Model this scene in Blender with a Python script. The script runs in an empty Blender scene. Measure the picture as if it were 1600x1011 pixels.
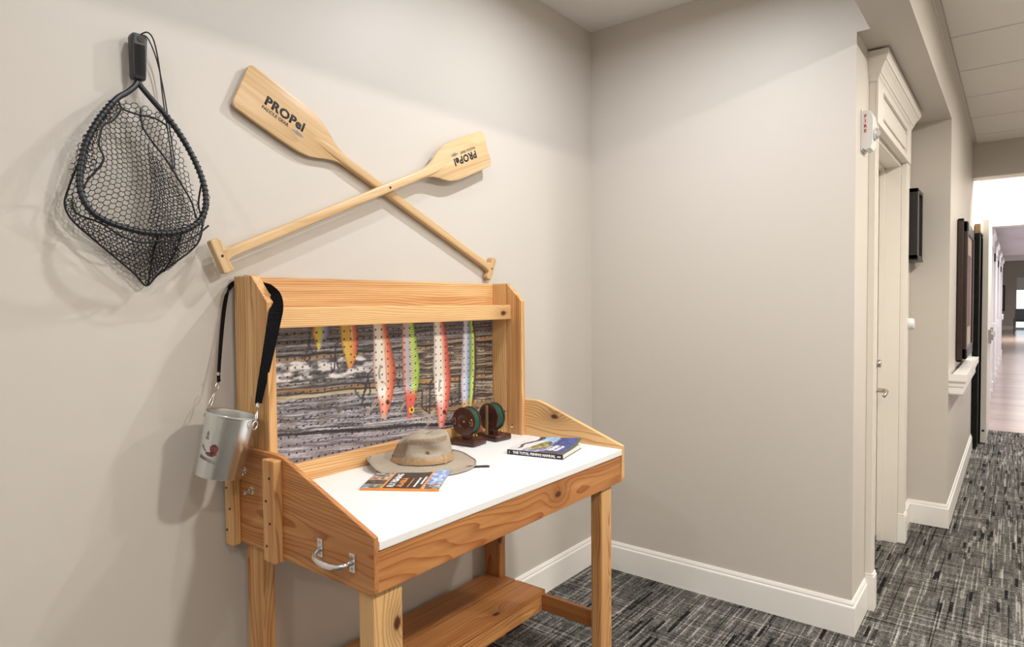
import bpy, bmesh, math, random
import numpy as np
from mathutils import Vector, Matrix
random.seed(7)
scene = bpy.context.scene
C = scene.collection
PI = math.pi

# ------------------------------------------------------------------ camera
cam_d = bpy.data.cameras.new('camera'); cam = bpy.data.objects.new('camera', cam_d); C.objects.link(cam)
cam_d.sensor_fit = 'HORIZONTAL'; cam_d.sensor_width = 36.0; cam_d.lens = 1000.46 / 1600 * 36.0
cam_d.clip_start = 0.05; cam_d.clip_end = 100
YAW, PITCH, ROLL = math.radians(38.229), math.radians(-1.805), math.radians(-0.447)
fw = Vector((math.cos(PITCH)*math.cos(YAW), math.cos(PITCH)*math.sin(YAW), math.sin(PITCH)))
rt = fw.cross(Vector((0, 0, 1))).normalized(); up = rt.cross(fw)
rt2 = rt*math.cos(ROLL) + up*math.sin(ROLL); up2 = -rt*math.sin(ROLL) + up*math.cos(ROLL)
M4 = Matrix((rt2, up2, -fw)).transposed().to_4x4(); M4.translation = Vector((0, 0, 1.34))
cam.matrix_world = M4
scene.camera = cam

# ------------------------------------------------------------------ world, lights, exposure
world = bpy.data.worlds.new('world'); scene.world = world; world.use_nodes = True
world.node_tree.nodes['Background'].inputs[0].default_value = (0.9, 0.95, 1.0, 1)
world.node_tree.nodes['Background'].inputs[1].default_value = 0.15
scene.view_settings.view_transform = 'Standard'; scene.view_settings.look = 'None'
scene.view_settings.gamma = 1.0; scene.view_settings.use_curve_mapping = False
scene.view_settings.exposure = 0.0
def lamp(name, loc, size, power, col=(1, .93, .85), spread=150, shape='DISK', rot=(0, 0, 0), size_y=None):
    d = bpy.data.lights.new(name, 'AREA'); d.shape = shape; d.size = size
    if size_y: d.size_y = size_y
    d.energy = power; d.color = col; d.spread = math.radians(spread)
    o = bpy.data.objects.new(name, d); C.objects.link(o); o.location = loc; o.rotation_euler = rot
    return o
COOL, WARM = (.965, 1.0, 1.05), (1, .955, .875)
# recessed downlights of the alcove
for x, p in ((-0.80, 11.5), (0.85, 7.0), (1.96, 17.2)):
    lamp('alcove_downlight', (x, 0.95, 2.695), 0.06, p, COOL, 170)
# corridor ceiling downlights
for x, p in ((-1.6, 22), (0.0, 14), (1.6, 52), (3.2, 37), (4.8, 28)):
    lamp('corridor_downlight', (x, -0.80, 2.645), 0.20, p, WARM, 175)
# light cove beyond the bulkhead and the far corridor
lamp('lobby_downlight', (7.5, -0.3, 2.83), 0.7, 60, (1, .96, .90), 170)
for x in (10.0, 13.0, 16.0, 19.0):
    lamp('far_corridor_light', (x, -0.7, 2.38), 0.9, 42, (.93, .93, 1.0), 170, 'RECTANGLE', (0, 0, 0), 0.3)
lamp('far_room_light', (27, -0.6, 2.9), 1.5, 190, (1, .97, .92), 170)

# ------------------------------------------------------------------ helpers
def nt(name):
    m = bpy.data.materials.new(name); m.use_nodes = True
    t = m.node_tree; b = t.nodes['Principled BSDF']
    return m, t, b
def N(t, typ, **kw):
    n = t.nodes.new(typ)
    for k, v in kw.items():
        if k.startswith('i_'):
            n.inputs[int(k[2:])].default_value = v
        else: setattr(n, k, v)
    return n
def L(t, a, b): t.links.new(a, b)
def math_n(t, op, a, b=None, c=None):
    n = t.nodes.new('ShaderNodeMath'); n.operation = op
    for i, v in enumerate((a, b, c)):
        if v is None: continue
        if isinstance(v, (int, float)): n.inputs[i].default_value = v
        else: t.links.new(v, n.inputs[i])
    return n.outputs[0]
def vmul(t, v, s):
    n = t.nodes.new('ShaderNodeVectorMath'); n.operation = 'MULTIPLY'
    t.links.new(v, n.inputs[0]); n.inputs[1].default_value = s
    return n.outputs[0]
def noise(t, vec, scale=1, detail=2, rough=.5):
    n = t.nodes.new('ShaderNodeTexNoise'); n.inputs['Scale'].default_value = scale
    n.inputs['Detail'].default_value = detail; n.inputs['Roughness'].default_value = rough
    t.links.new(vec, n.inputs['Vector']); return n.outputs['Fac']
def ramp(t, fac, stops):
    n = t.nodes.new('ShaderNodeValToRGB'); cr = n.color_ramp
    while len(cr.elements) < len(stops): cr.elements.new(.5)
    for e, (p, c) in zip(cr.elements, stops):
        e.position = p; e.color = (*c, 1) if len(c) == 3 else c
    t.links.new(fac, n.inputs[0]); return n.outputs[0]
def mix(t, fac, a, b, blend='MIX'):
    n = t.nodes.new('ShaderNodeMix'); n.data_type = 'RGBA'; n.blend_type = blend
    for s, v in ((n.inputs[0], fac), (n.inputs[6], a), (n.inputs[7], b)):
        if isinstance(v, (int, float)): s.default_value = v
        elif isinstance(v, tuple): s.default_value = (*v, 1) if len(v) == 3 else v
        else: t.links.new(v, s)
    return n.outputs[2]
def srgb(r, g, b):
    f = lambda c: (c/255/12.92) if c/255 <= .04045 else ((c/255+.055)/1.055)**2.4
    return (f(r), f(g), f(b))
def bump(t, b, h, strength, dist):
    n = t.nodes.new('ShaderNodeBump'); n.inputs['Strength'].default_value = strength
    n.inputs['Distance'].default_value = dist
    t.links.new(h, n.inputs['Height']); t.links.new(n.outputs[0], b.inputs['Normal'])
def objco(t): return t.nodes.new('ShaderNodeTexCoord').outputs['Object']

def plain(name, col, rough=.5, metal=0, spec=.5, var=0.0, vscale=40, bmp=0):
    m, t, b = nt(name)
    co = objco(t)
    b.inputs['Roughness'].default_value = rough; b.inputs['Metallic'].default_value = metal
    b.inputs['Specular IOR Level'].default_value = spec
    f = noise(t, co, vscale, 3)
    lo = tuple(c*(1-var) for c in col); hi = tuple(min(1, c*(1+var)) for c in col)
    L(t, ramp(t, f, [(.3, lo), (.7, hi)]), b.inputs['Base Color'])
    if bmp: bump(t, b, noise(t, co, vscale*3, 3), .4, bmp)
    return m

def wood_mat(name, light, mid, dark, freq=75, rough=.45, line=.8, lc=(.60, .42, .30)):
    m, t, b = nt(name)
    g = N(t, 'ShaderNodeAttribute', attribute_name='grain').outputs['Vector']
    tone = N(t, 'ShaderNodeAttribute', attribute_name='tone', attribute_type='OBJECT').outputs['Fac']
    kn = N(t, 'ShaderNodeAttribute', attribute_name='knot', attribute_type='OBJECT').outputs['Vector']
    d = N(t, 'ShaderNodeVectorMath', operation='SUBTRACT'); L(t, g, d.inputs[0]); L(t, kn, d.inputs[1])
    ds = vmul(t, d.outputs[0], (.55, 1, 1))
    dl = N(t, 'ShaderNodeVectorMath', operation='LENGTH'); L(t, ds, dl.inputs[0]); kd = dl.outputs['Value']
    kd = math_n(t, 'ADD', kd, math_n(t, 'MULTIPLY', math_n(t, 'SUBTRACT', noise(t, vmul(t, g, (60, 60, 60)), 1, 2), .5), .006))
    halo = math_n(t, 'POWER', 2.718, math_n(t, 'MULTIPLY', math_n(t, 'MULTIPLY', kd, kd), -900.0))
    core = math_n(t, 'MINIMUM', 1.0, math_n(t, 'MAXIMUM', 0.0, math_n(t, 'MULTIPLY', math_n(t, 'SUBTRACT', .012, kd), 170.0)))
    sep = N(t, 'ShaderNodeSeparateXYZ'); L(t, g, sep.inputs[0])
    big = noise(t, vmul(t, g, (1.1, 6, 6)), 1, 2)
    med = noise(t, vmul(t, g, (5, 26, 26)), 1, 2)
    streak = noise(t, vmul(t, g, (1.6, 46, 46)), 1, 3)
    fine = noise(t, vmul(t, g, (14, 520, 520)), 1, 2)
    # distance from the pith; offsets put the pith outside the board
    yy = math_n(t, 'SUBTRACT', math_n(t, 'FRACT', sep.outputs[1]), .5)
    zz = math_n(t, 'SUBTRACT', math_n(t, 'FRACT', sep.outputs[2]), .5)
    r = math_n(t, 'SQRT', math_n(t, 'ADD', math_n(t, 'MULTIPLY', yy, yy), math_n(t, 'MULTIPLY', zz, zz)))
    r = math_n(t, 'ADD', r, math_n(t, 'MULTIPLY', big, .085))
    r = math_n(t, 'ADD', r, math_n(t, 'MULTIPLY', med, .006))
    r = math_n(t, 'ADD', r, math_n(t, 'MULTIPLY', sep.outputs[0], .010))
    r = math_n(t, 'ADD', r, math_n(t, 'MULTIPLY', halo, .022))
    ring = math_n(t, 'FRACT', math_n(t, 'MULTIPLY', r, freq))
    ring2 = math_n(t, 'FRACT', math_n(t, 'MULTIPLY', r, freq*.37))
    sel = math_n(t, 'ADD', math_n(t, 'MULTIPLY', big, .35), math_n(t, 'MULTIPLY', streak, .75))
    sel = math_n(t, 'ADD', sel, math_n(t, 'MULTIPLY', ring2, .12))
    sel = math_n(t, 'ADD', sel, math_n(t, 'MULTIPLY', math_n(t, 'SUBTRACT', tone, .55), 1.25))
    sel = math_n(t, 'SUBTRACT', sel, .16)
    base = ramp(t, sel, [(.10, light), (.45, mid), (.95, dark)])
    late = mix(t, 1.0, base, lc, 'MULTIPLY')
    rf = ramp(t, ring, [(.52, (0, 0, 0)), (.84, (.8, .8, .8)), (.90, (1, 1, 1)), (.97, (0, 0, 0))])
    lf = math_n(t, 'MULTIPLY', math_n(t, 'MULTIPLY', rf, line), math_n(t, 'ADD', .45, math_n(t, 'MULTIPLY', streak, .9)))
    col = mix(t, lf, base, late)
    col = mix(t, math_n(t, 'MULTIPLY', math_n(t, 'SUBTRACT', fine, .35), .45), col, tuple(c*.6 for c in mid))
    col = mix(t, math_n(t, 'MULTIPLY', halo, .4), col, tuple(c*.40 for c in dark))
    col = mix(t, core, col, (.085, .028, .013))
    L(t, col, b.inputs['Base Color'])
    b.inputs['Roughness'].default_value = rough
    b.inputs['Specular IOR Level'].default_value = .4
    bump(t, b, ring, .10, .0005)
    return m

def print_mat(name, rough=.4):
    m, t, b = nt(name)
    a = N(t, 'ShaderNodeAttribute', attribute_name='print').outputs['Color']
    f = noise(t, objco(t), 900, 2)
    L(t, mix(t, math_n(t, 'MULTIPLY', f, .12), a, (.3, .28, .28)), b.inputs['Base Color'])
    b.inputs['Roughness'].default_value = rough
    return m

M = {}
M['cedar'] = wood_mat('cedar', (.80, .51, .235), (.57, .258, .088), (.34, .108, .034), 150, .42, .95)
M['ash'] = wood_mat('pale_ash', (.76, .56, .33), (.66, .45, .235), (.48, .29, .13), 70, .36, .45, (.72, .58, .44))
M['white_lam'] = plain('white_laminate', (.86, .86, .85), .35, var=.01)
M['trim'] = plain('white_trim_paint', (.87, .84, .80), .35, var=.015, vscale=6)
M['doorpaint'] = plain('cream_door_paint', (.77, .725, .66), .4, var=.015, vscale=6)
M['galv'] = plain('galvanised_steel', (.68, .70, .70), .27, 1.0, var=.04, vscale=20)
M['chrome'] = plain('bright_zinc', (.80, .80, .80), .22, 1.0, var=.05)
M['nickel'] = plain('satin_nickel', (.50, .47, .43), .30, 1.0, var=.05)
M['brass'] = plain('brass', (.70, .48, .18), .3, 1.0, var=.08)
M['bronze'] = plain('dull_bronze_bar', (.33, .22, .12), .4, .6, var=.08)
M['black'] = plain('black_rubber', (.012, .012, .014), .5, var=.2)
M['net'] = plain('black_netting', (.011, .011, .013), .75, var=.2)
M['grip'] = plain('black_grip', (.012, .013, .018), .38, var=.1)
M['webbing'] = plain('black_webbing', (.006, .006, .007), .9, spec=.15, var=.3, vscale=200)
M['screwhole'] = plain('dark_screw', (.03, .022, .015), .5, .3)
M['canvas'] = plain('khaki_canvas', (.375, .315, .245), .9, spec=.2, var=.08, vscale=160, bmp=.0006)
M['canvasmesh'] = plain('brown_vent_mesh', (.29, .22, .155), .9, spec=.2, var=.38, vscale=420, bmp=.001)
M['band'] = plain('tan_suede_band', (.46, .30, .165), .75, spec=.25, var=.15, vscale=90)
M['reelwood'] = plain('dark_mahogany', (.055, .016, .011), .28, var=.25, vscale=50)
M['line'] = plain('green_fly_line', (.012, .10, .06), .5, var=.25, vscale=300)
M['black_print'] = plain('black_ink', (.012, .010, .014), .55)
M['blackcover'] = plain('black_book_spine', (.012, .012, .013), .4)
M['paper'] = plain('page_paper', (.70, .67, .60), .8)
M['white_ink'] = plain('white_ink', (.85, .85, .85), .5)
M['orange'] = plain('orange_cover', (.80, .29, .05), .45, var=.05)
M['red_ink'] = plain('red_ink', (.55, .03, .04), .5)
M['logo_red'] = plain('dark_red_emblem', (.17, .045, .04), .5, var=.85, vscale=130)
M['logo_grey'] = plain('grey_emblem', (.22, .21, .20), .5, var=.4, vscale=200)
M['plastic'] = plain('white_plastic', (.78, .77, .76), .3)
M['lens'] = plain('strobe_lens', (.62, .63, .66), .08, .5)
M['darkframe'] = plain('dark_walnut_frame', (.030, .014, .010), .35, var=.3, vscale=70)
M['boxframe'] = plain('black_shadow_box', (.018, .014, .016), .4, var=.2)
M['mat_board'] = plain('pale_picture_mat', (.55, .44, .38), .7, var=.1)
M['glass'] = plain('picture_glass', (.05, .045, .05), .08)
M['gap'] = plain('dark_green_door_paint', (.010, .012, .009), .7, spec=.12, var=.3, vscale=30)  # near-black colour for the shade in the gap behind the open leaf
M['fire_red'] = plain('fire_alarm_red', (.60, .04, .05), .4)
M['wheel'] = plain('wheelchair_black', (.02, .02, .03), .5)
M['lilac_wall'] = plain('far_wall_paint', (.62, .59, .62), .55)
M['print'] = print_mat('printed_panel', .42)
M['cover'] = print_mat('printed_cover', .3)

def wall_mat(name, col):
    m, t, b = nt(name); co = objco(t)
    L(t, ramp(t, noise(t, co, 1.5, 2), [(.3, tuple(c*.985 for c in col)), (.7, col)]), b.inputs['Base Color'])
    b.inputs['Roughness'].default_value = .48; b.inputs['Specular IOR Level'].default_value = .4
    bump(t, b, noise(t, co, 260, 2), .12, .0006)
    return m
M['wall'] = wall_mat('greige_wall_paint', (.60, .555, .50))
M['ceil'] = wall_mat('ceiling_paint', (.80, .775, .74))

def carpet_mat():
    m, t, b = nt('grey_woven_carpet'); co = objco(t)
    s = N(t, 'ShaderNodeSeparateXYZ'); L(t, co, s.inputs[0]); x, y = s.outputs[0], s.outputs[1]
    def wn(u, v, w=0.0):
        c = N(t, 'ShaderNodeCombineXYZ'); L(t, u, c.inputs[0])
        L(t, v, c.inputs[1]); c.inputs[2].default_value = w
        n = t.nodes.new('ShaderNodeTexWhiteNoise'); n.noise_dimensions = '3D'; L(t, c.outputs[0], n.inputs[0])
        return n.outputs['Value']
    def fl(a, k): return math_n(t, 'FLOOR', math_n(t, 'MULTIPLY', a, k))
    def dashes(u, v_, ku, kv, seed):
        """random value per dash: kv rows per metre, ku dashes per metre along the row"""
        row = fl(v_, kv); sh = wn(row, row, seed+.5)
        return wn(math_n(t, 'FLOOR', math_n(t, 'ADD', math_n(t, 'MULTIPLY', u, ku), math_n(t, 'MULTIPLY', sh, 9.0))), row, seed)
    gt = lambda a_, k: math_n(t, 'GREATER_THAN', a_, k)
    v = math_n(t, 'MULTIPLY', wn(fl(x, 330.0), fl(y, 330.0), 7.0), .40)
    zig = math_n(t, 'FRACT', math_n(t, 'MULTIPLY', math_n(t, 'ADD', x, math_n(t, 'PINGPONG', y, .011)), 95.0))
    v = math_n(t, 'ADD', v, math_n(t, 'MULTIPLY', zig, .16))
    v = math_n(t, 'ADD', v, math_n(t, 'MULTIPLY', dashes(x, y, 9.0, 110.0, 1.0), .20))
    v = math_n(t, 'ADD', v, math_n(t, 'MULTIPLY', dashes(y, x, 6.0, 150.0, 2.0), .12))
    v = math_n(t, 'ADD', v, math_n(t, 'MULTIPLY', math_n(t, 'SUBTRACT', noise(t, co, 3.0, 3), .5), .25))
    for (dd, th, amp) in ((dashes(x, y, 3.2, 170.0, 11.0), .90, .26), (dashes(x, y, 8.0, 95.0, 12.0), .955, .24), (dashes(x, y, 9.0, 80.0, 13.0), .945, -.42), (dashes(x, y, 1.6, 200.0, 14.0), .93, -.26), (dashes(y, x, 2.5, 190.0, 15.0), .945, .24), (dashes(y, x, 3.0, 190.0, 16.0), .945, -.26)):
        v = math_n(t, 'ADD', v, math_n(t, 'MULTIPLY', gt(dd, th), amp))
    L(t, ramp(t, v, [(.02, (.006, .006, .006)), (.28, (.042, .040, .037)), (.48, (.108, .102, .092)), (.70, (.225, .214, .197)), (1.0, (.45, .43, .40))]), b.inputs['Base Color'])
    b.inputs['Roughness'].default_value = .95; b.inputs['Specular IOR Level'].default_value = .1
    bump(t, b, v, .6, .003)
    return m
M['carpet'] = carpet_mat()

def tile_mat():
    m, t, b = nt('acoustic_tile'); co = objco(t)
    sp = noise(t, co, 220, 2); pit = ramp(t, sp, [(.30, (.70, .66, .60)), (.38, (.86, .82, .765)), (.75, (.90, .865, .81))])
    L(t, pit, b.inputs['Base Color']); b.inputs['Roughness'].default_value = .95
    bump(t, b, sp, .5, .002)
    return m
M['tile'] = tile_mat()
M['grid'] = plain('ceiling_grid', (.66, .615, .55), .5)
def plank_mat():
    m, t, b = nt('greyed_oak_plank'); co = objco(t)
    f = noise(t, vmul(t, co, (14, 1.2, 8)), 2, 4)
    r = N(t, 'ShaderNodeObjectInfo').outputs['Random']
    f2 = math_n(t, 'ADD', f, math_n(t, 'MULTIPLY', r, .35))
    L(t, ramp(t, f2, [(.3, (.27, .20, .165)), (.9, (.47, .37, .32))]), b.inputs['Base Color'])
    b.inputs['Roughness'].default_value = .22
    return m
M['plank'] = plank_mat()
def glow_mat():
    m, t, b = nt('daylit_window'); co = objco(t)
    L(t, ramp(t, noise(t, co, 1.2, 2), [(.3, (.70, .88, 1)), (.7, (.85, .95, 1))]), b.inputs['Emission Color'])
    b.inputs['Emission Strength'].default_value = 1.4; b.inputs['Base Color'].default_value = (.5, .6, .7, 1)
    return m
M['window'] = glow_mat()

# ------------------------------------------------------------------ mesh helpers
def empty(name, loc, label=None, cat=None, group=None, rz=0, rot=None, kind=None):
    o = bpy.data.objects.new(name, None); C.objects.link(o); o.location = loc
    o.rotation_euler = rot if rot else (0, 0, rz); o.empty_display_size = .05
    tag(o, label, cat, group, kind)
    return o
def tag(o, label=None, cat=None, group=None, kind=None):
    if label: o['label'] = label
    if cat: o['category'] = cat
    if group: o['group'] = group
    if kind: o['kind'] = kind
    return o
GR = [11.0]
def root_of(p):
    while p.parent: p = p.parent
    return p
def link(name, me, mat, parent=None, world=True, smooth=False):
    """world=True: vertices are in world coordinates (parents are unrotated empties or meshes)."""
    o = bpy.data.objects.new(name, me); C.objects.link(o)
    if mat is not None: me.materials.append(M[mat] if isinstance(mat, str) else mat)
    if smooth:
        for p in me.polygons: p.use_smooth = True
    if parent is not None:
        o.parent = parent
        if world:
            off = Vector((0, 0, 0)); p = parent
            while p is not None: off += Vector(p.location); p = p.parent
            me.transform(Matrix.Translation(-off))
    elif world and me.vertices:
        # put the origin at the base centre of the thing
        co = np.empty(len(me.vertices)*3); me.vertices.foreach_get('co', co); co = co.reshape(-1, 3)
        lo, hi = co.min(0), co.max(0); c = Vector(((lo[0]+hi[0])/2, (lo[1]+hi[1])/2, lo[2]))
        me.transform(Matrix.Translation(-c)); o.location = c
    return o
def from_bm(bm, name='mesh'):
    bmesh.ops.recalc_face_normals(bm, faces=bm.faces[:])
    me = bpy.data.meshes.new(name); bm.to_mesh(me); bm.free(); return me
def add_box(bm, lo, hi, bev=0.0, seg=2):
    b2 = bmesh.new()
    bmesh.ops.create_cube(b2, size=1)
    s = [hi[i]-lo[i] for i in range(3)]; c = [(hi[i]+lo[i])/2 for i in range(3)]
    for v in b2.verts: v.co = Vector((v.co[i]*s[i]+c[i] for i in range(3)))
    if bev > 0:
        bmesh.ops.bevel(b2, geom=b2.edges[:], offset=min(bev, min(s)*.45), segments=seg, affect='EDGES', profile=.6)
    merge(bm, b2)
def merge(bm, b2, mat=None):
    me = bpy.data.meshes.new('tmp'); b2.to_mesh(me); b2.free()
    if mat is not None: me.transform(mat)
    bm.from_mesh(me); bpy.data.meshes.remove(me)
def box(name, lo, hi, mat, parent=None, bev=0.0, world=True, smooth=False):
    bm = bmesh.new(); add_box(bm, lo, hi, bev)
    return link(name, from_bm(bm, name), mat, parent, world, smooth)
def add_prism(bm, pts, axis, a, b_, bev=0.0):
    """outline pts (2D) extruded along axis from a to b_"""
    def mk(p, h):
        q = list(p); q.insert(axis, h); return Vector(q)
    b2 = bmesh.new()
    v0 = [b2.verts.new(mk(p, a)) for p in pts]; v1 = [b2.verts.new(mk(p, b_)) for p in pts]
    n = len(pts)
    b2.faces.new(v0[::-1]); b2.faces.new(v1)
    for i in range(n): b2.faces.new((v0[i], v0[(i+1) % n], v1[(i+1) % n], v1[i]))
    bmesh.ops.recalc_face_normals(b2, faces=b2.faces[:])
    if bev > 0: bmesh.ops.bevel(b2, geom=b2.edges[:], offset=bev, segments=2, affect='EDGES', profile=.6)
    merge(bm, b2)
def prism(name, pts, axis, a, b_, mat, parent=None, bev=0.0, world=True):
    bm = bmesh.new(); add_prism(bm, pts, axis, a, b_, bev)
    return link(name, from_bm(bm, name), mat, parent, world)
def frame_at(d):
    d = d.normalized(); a = Vector((0, 0, 1)) if abs(d.z) < .9 else Vector((1, 0, 0))
    u = d.cross(a).normalized(); return u, d.cross(u).normalized()
def add_tube(bm, pts, r, n=8, closed=False, caps=True, squash=None):
    pts = [Vector(p) for p in pts]; k = len(pts); rings = []
    rr = r if isinstance(r, (list, tuple)) else [r]*k
    pu = None
    for i, p in enumerate(pts):
        if closed: d = pts[(i+1) % k]-pts[i-1]
        else: d = pts[min(i+1, k-1)]-pts[max(i-1, 0)]
        if d.length < 1e-9: d = Vector((0, 0, 1))
        d.normalize()
        if pu is None: u, v = frame_at(d)
        else:
            u = pu-d*pu.dot(d)
            u = u.normalized() if u.length > 1e-6 else frame_at(d)[0]
            v = d.cross(u)
        pu = u
        rings.append([bm.verts.new(p+(u*math.cos(2*PI*j/n)+v*math.sin(2*PI*j/n))*rr[i]) for j in range(n)])
    for i in range(k if closed else k-1):
        a, b_ = rings[i], rings[(i+1) % k]
        for j in range(n): bm.faces.new((a[j], a[(j+1) % n], b_[(j+1) % n], b_[j]))
    if caps and not closed:
        bm.faces.new(rings[0][::-1]); bm.faces.new(rings[-1])
def tube(name, pts, r, mat, parent=None, n=8, closed=False, world=True):
    bm = bmesh.new(); add_tube(bm, pts, r, n, closed)
    return link(name, from_bm(bm, name), mat, parent, world, True)
def add_lathe(bm, prof, n=32, origin=(0, 0, 0), axis='Z'):
    b2 = bmesh.new(); rings = []
    for r, z in prof:
        rings.append([b2.verts.new((r*math.cos(2*PI*j/n), r*math.sin(2*PI*j/n), z)) for j in range(n)])
    for a, b_ in zip(rings, rings[1:]):
        for j in range(n): b2.faces.new((a[j], a[(j+1) % n], b_[(j+1) % n], b_[j]))
    if prof[0][0] > 1e-6: b2.faces.new(rings[0][::-1])
    if prof[-1][0] > 1e-6: b2.faces.new(rings[-1])
    bmesh.ops.remove_doubles(b2, verts=b2.verts[:], dist=1e-6)
    mt = Matrix.Identity(4)
    if axis == 'X': mt = Matrix.Rotation(PI/2, 4, 'Y')
    elif axis == '-X': mt = Matrix.Rotation(-PI/2, 4, 'Y')
    elif axis == 'Y': mt = Matrix.Rotation(-PI/2, 4, 'X')
    elif axis == '-Y': mt = Matrix.Rotation(PI/2, 4, 'X')
    mt = Matrix.Translation(Vector(origin)) @ mt
    merge(bm, b2, mt)
def lathe(name, prof, mat, parent=None, n=32, origin=(0, 0, 0), axis='Z', world=True, smooth=True):
    bm = bmesh.new(); add_lathe(bm, prof, n, origin, axis)
    o = link(name, from_bm(bm, name), mat, parent, world, False)
    if smooth:
        o.data.polygons.foreach_set('use_smooth', [True]*len(o.data.polygons)); sharp(o.data, 40)
    return o
def sharp(me, deg):
    bm = bmesh.new(); bm.from_mesh(me)
    for e in bm.edges:
        if len(e.link_faces) == 2 and e.calc_face_angle(0) > math.radians(deg): e.smooth = False
    bm.to_mesh(me); bm.free()
def set_grain(o, axis, tone=.5, knot=None, off=None):
    """grain coordinates: along-the-board first; off moves the pith away from the board"""
    me = o.data; n = len(me.vertices)
    co = np.empty(n*3); me.vertices.foreach_get('co', co); co = co.reshape(-1, 3)
    base = Vector((0, 0, 0)); p = o
    while p is not None: base += Vector(p.location); p = p.parent
    co = co + np.array(base)
    order = {'x': (0, 1, 2), 'y': (1, 2, 0), 'z': (2, 0, 1)}[axis]
    g = co[:, order].copy(); mid = (g.min(0)+g.max(0))/2
    if off is None:
        a = random.uniform(0, 2*PI); rr = random.uniform(.03, .14)
        off = (rr*math.cos(a), rr*math.sin(a))
    sh = np.array([GR[0], GR[0]*7+.5+off[0]-mid[1], GR[0]*3+.5+off[1]-mid[2]])
    sh[1] = math.floor(GR[0]*7)+.5+off[0]-mid[1]; sh[2] = math.floor(GR[0]*3)+.5+off[1]-mid[2]
    GR[0] += 1.37
    g = g+sh
    at = me.attributes.new('grain', 'FLOAT_VECTOR', 'POINT'); at.data.foreach_set('vector', g.astype(np.float32).ravel())
    o['tone'] = float(tone)
    if knot is not None:
        k = np.array(knot)[list(order)]+sh; o['knot'] = [float(v) for v in k]
    return o
def board(name, lo, hi, axis, parent, tone=.5, knot=None, bev=.0025, mat='cedar', off=None):
    o = box(name, lo, hi, mat, parent, bev)
    return set_grain(o, axis, tone, knot, off)
def text_bm(s, size, bold=0.0, spacing=1.0):
    cu = bpy.data.curves.new('t', 'FONT'); cu.body = s; cu.size = size; cu.offset = bold; cu.extrude = 0
    cu.space_character = spacing; cu.align_x = 'CENTER'; cu.align_y = 'CENTER'; cu.resolution_u = 3
    o = bpy.data.objects.new('t', cu); C.objects.link(o)
    dg = bpy.context.evaluated_depsgraph_get(); dg.update()
    me = bpy.data.meshes.new_from_object(o.evaluated_get(dg), depsgraph=dg)
    bpy.data.objects.remove(o); bpy.data.curves.remove(cu)
    return me
def text(name, s, size, mt, mat, parent, bold=0.0, spacing=1.0, world=True, sx=1.0):
    me = text_bm(s, size, bold, spacing); me.name = name
    me.transform(Matrix.Diagonal((sx, 1, 1, 1)))
    # a hair of thickness
    bm = bmesh.new(); bm.from_mesh(me); bmesh.ops.solidify(bm, geom=bm.faces[:], thickness=.0004); bm.to_mesh(me); bm.free()
    me.materials.clear(); me.transform(mt)
    return link(name, me, mat, parent, world)
def basis(origin, ux, uy):
    ux = Vector(ux).normalized(); uy = Vector(uy); uy = (uy-ux*uy.dot(ux)).normalized(); uz = ux.cross(uy)
    m = Matrix((ux, uy, uz)).transposed().to_4x4(); m.translation = Vector(origin); return m
def print_grid(name, P, cols, mat, parent, world=True, back=None):
    """P: (ny,nx,3) points, cols: (ny,nx,3) linear colours"""
    ny, nx = P.shape[:2]
    idx = np.arange(ny*nx).reshape(ny, nx)
    q = np.stack([idx[:-1, :-1], idx[:-1, 1:], idx[1:, 1:], idx[1:, :-1]], -1).reshape(-1, 4)
    me = bpy.data.meshes.new(name)
    me.from_pydata([], [], [])
    me.vertices.add(ny*nx); me.vertices.foreach_set('co', P.reshape(-1).astype(np.float32))
    me.loops.add(q.size); me.loops.foreach_set('vertex_index', q.reshape(-1).astype(np.int32))
    me.polygons.add(len(q)); me.polygons.foreach_set('loop_start', np.arange(0, q.size, 4).astype(np.int32))
    me.update(calc_edges=True); me.validate()
    a = me.color_attributes.new('print', 'FLOAT_COLOR', 'POINT')
    rgba = np.ones((ny*nx, 4), np.float32); rgba[:, :3] = cols.reshape(-1, 3)
    a.data.foreach_set('color', rgba.ravel())
    return link(name, me, mat, parent, world)
def nlin(c):
    c = np.asarray(c, float)/255.0
    return np.where(c <= .04045, c/12.92, ((c+.055)/1.055)**2.4)
rng = np.random.RandomState(3)
def vnoise(X, Y, seed=0):
    r = np.random.RandomState(seed); T = r.rand(256, 256)
    xi = np.floor(X).astype(int); yi = np.floor(Y).astype(int); fx = X-xi; fy = Y-yi
    fx = fx*fx*(3-2*fx); fy = fy*fy*(3-2*fy)
    g = lambda a, b_: T[a % 256, b_ % 256]
    return (g(xi, yi)*(1-fx)+g(xi+1, yi)*fx)*(1-fy)+(g(xi, yi+1)*(1-fx)+g(xi+1, yi+1)*fx)*fy
def fbm(X, Y, seed=0, o=4):
    s = 0; a = .5; tot = 0
    for i in range(o):
        s = s+a*vnoise(X*2**i, Y*2**i, seed+i); tot += a; a *= .5
    return s/tot
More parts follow.
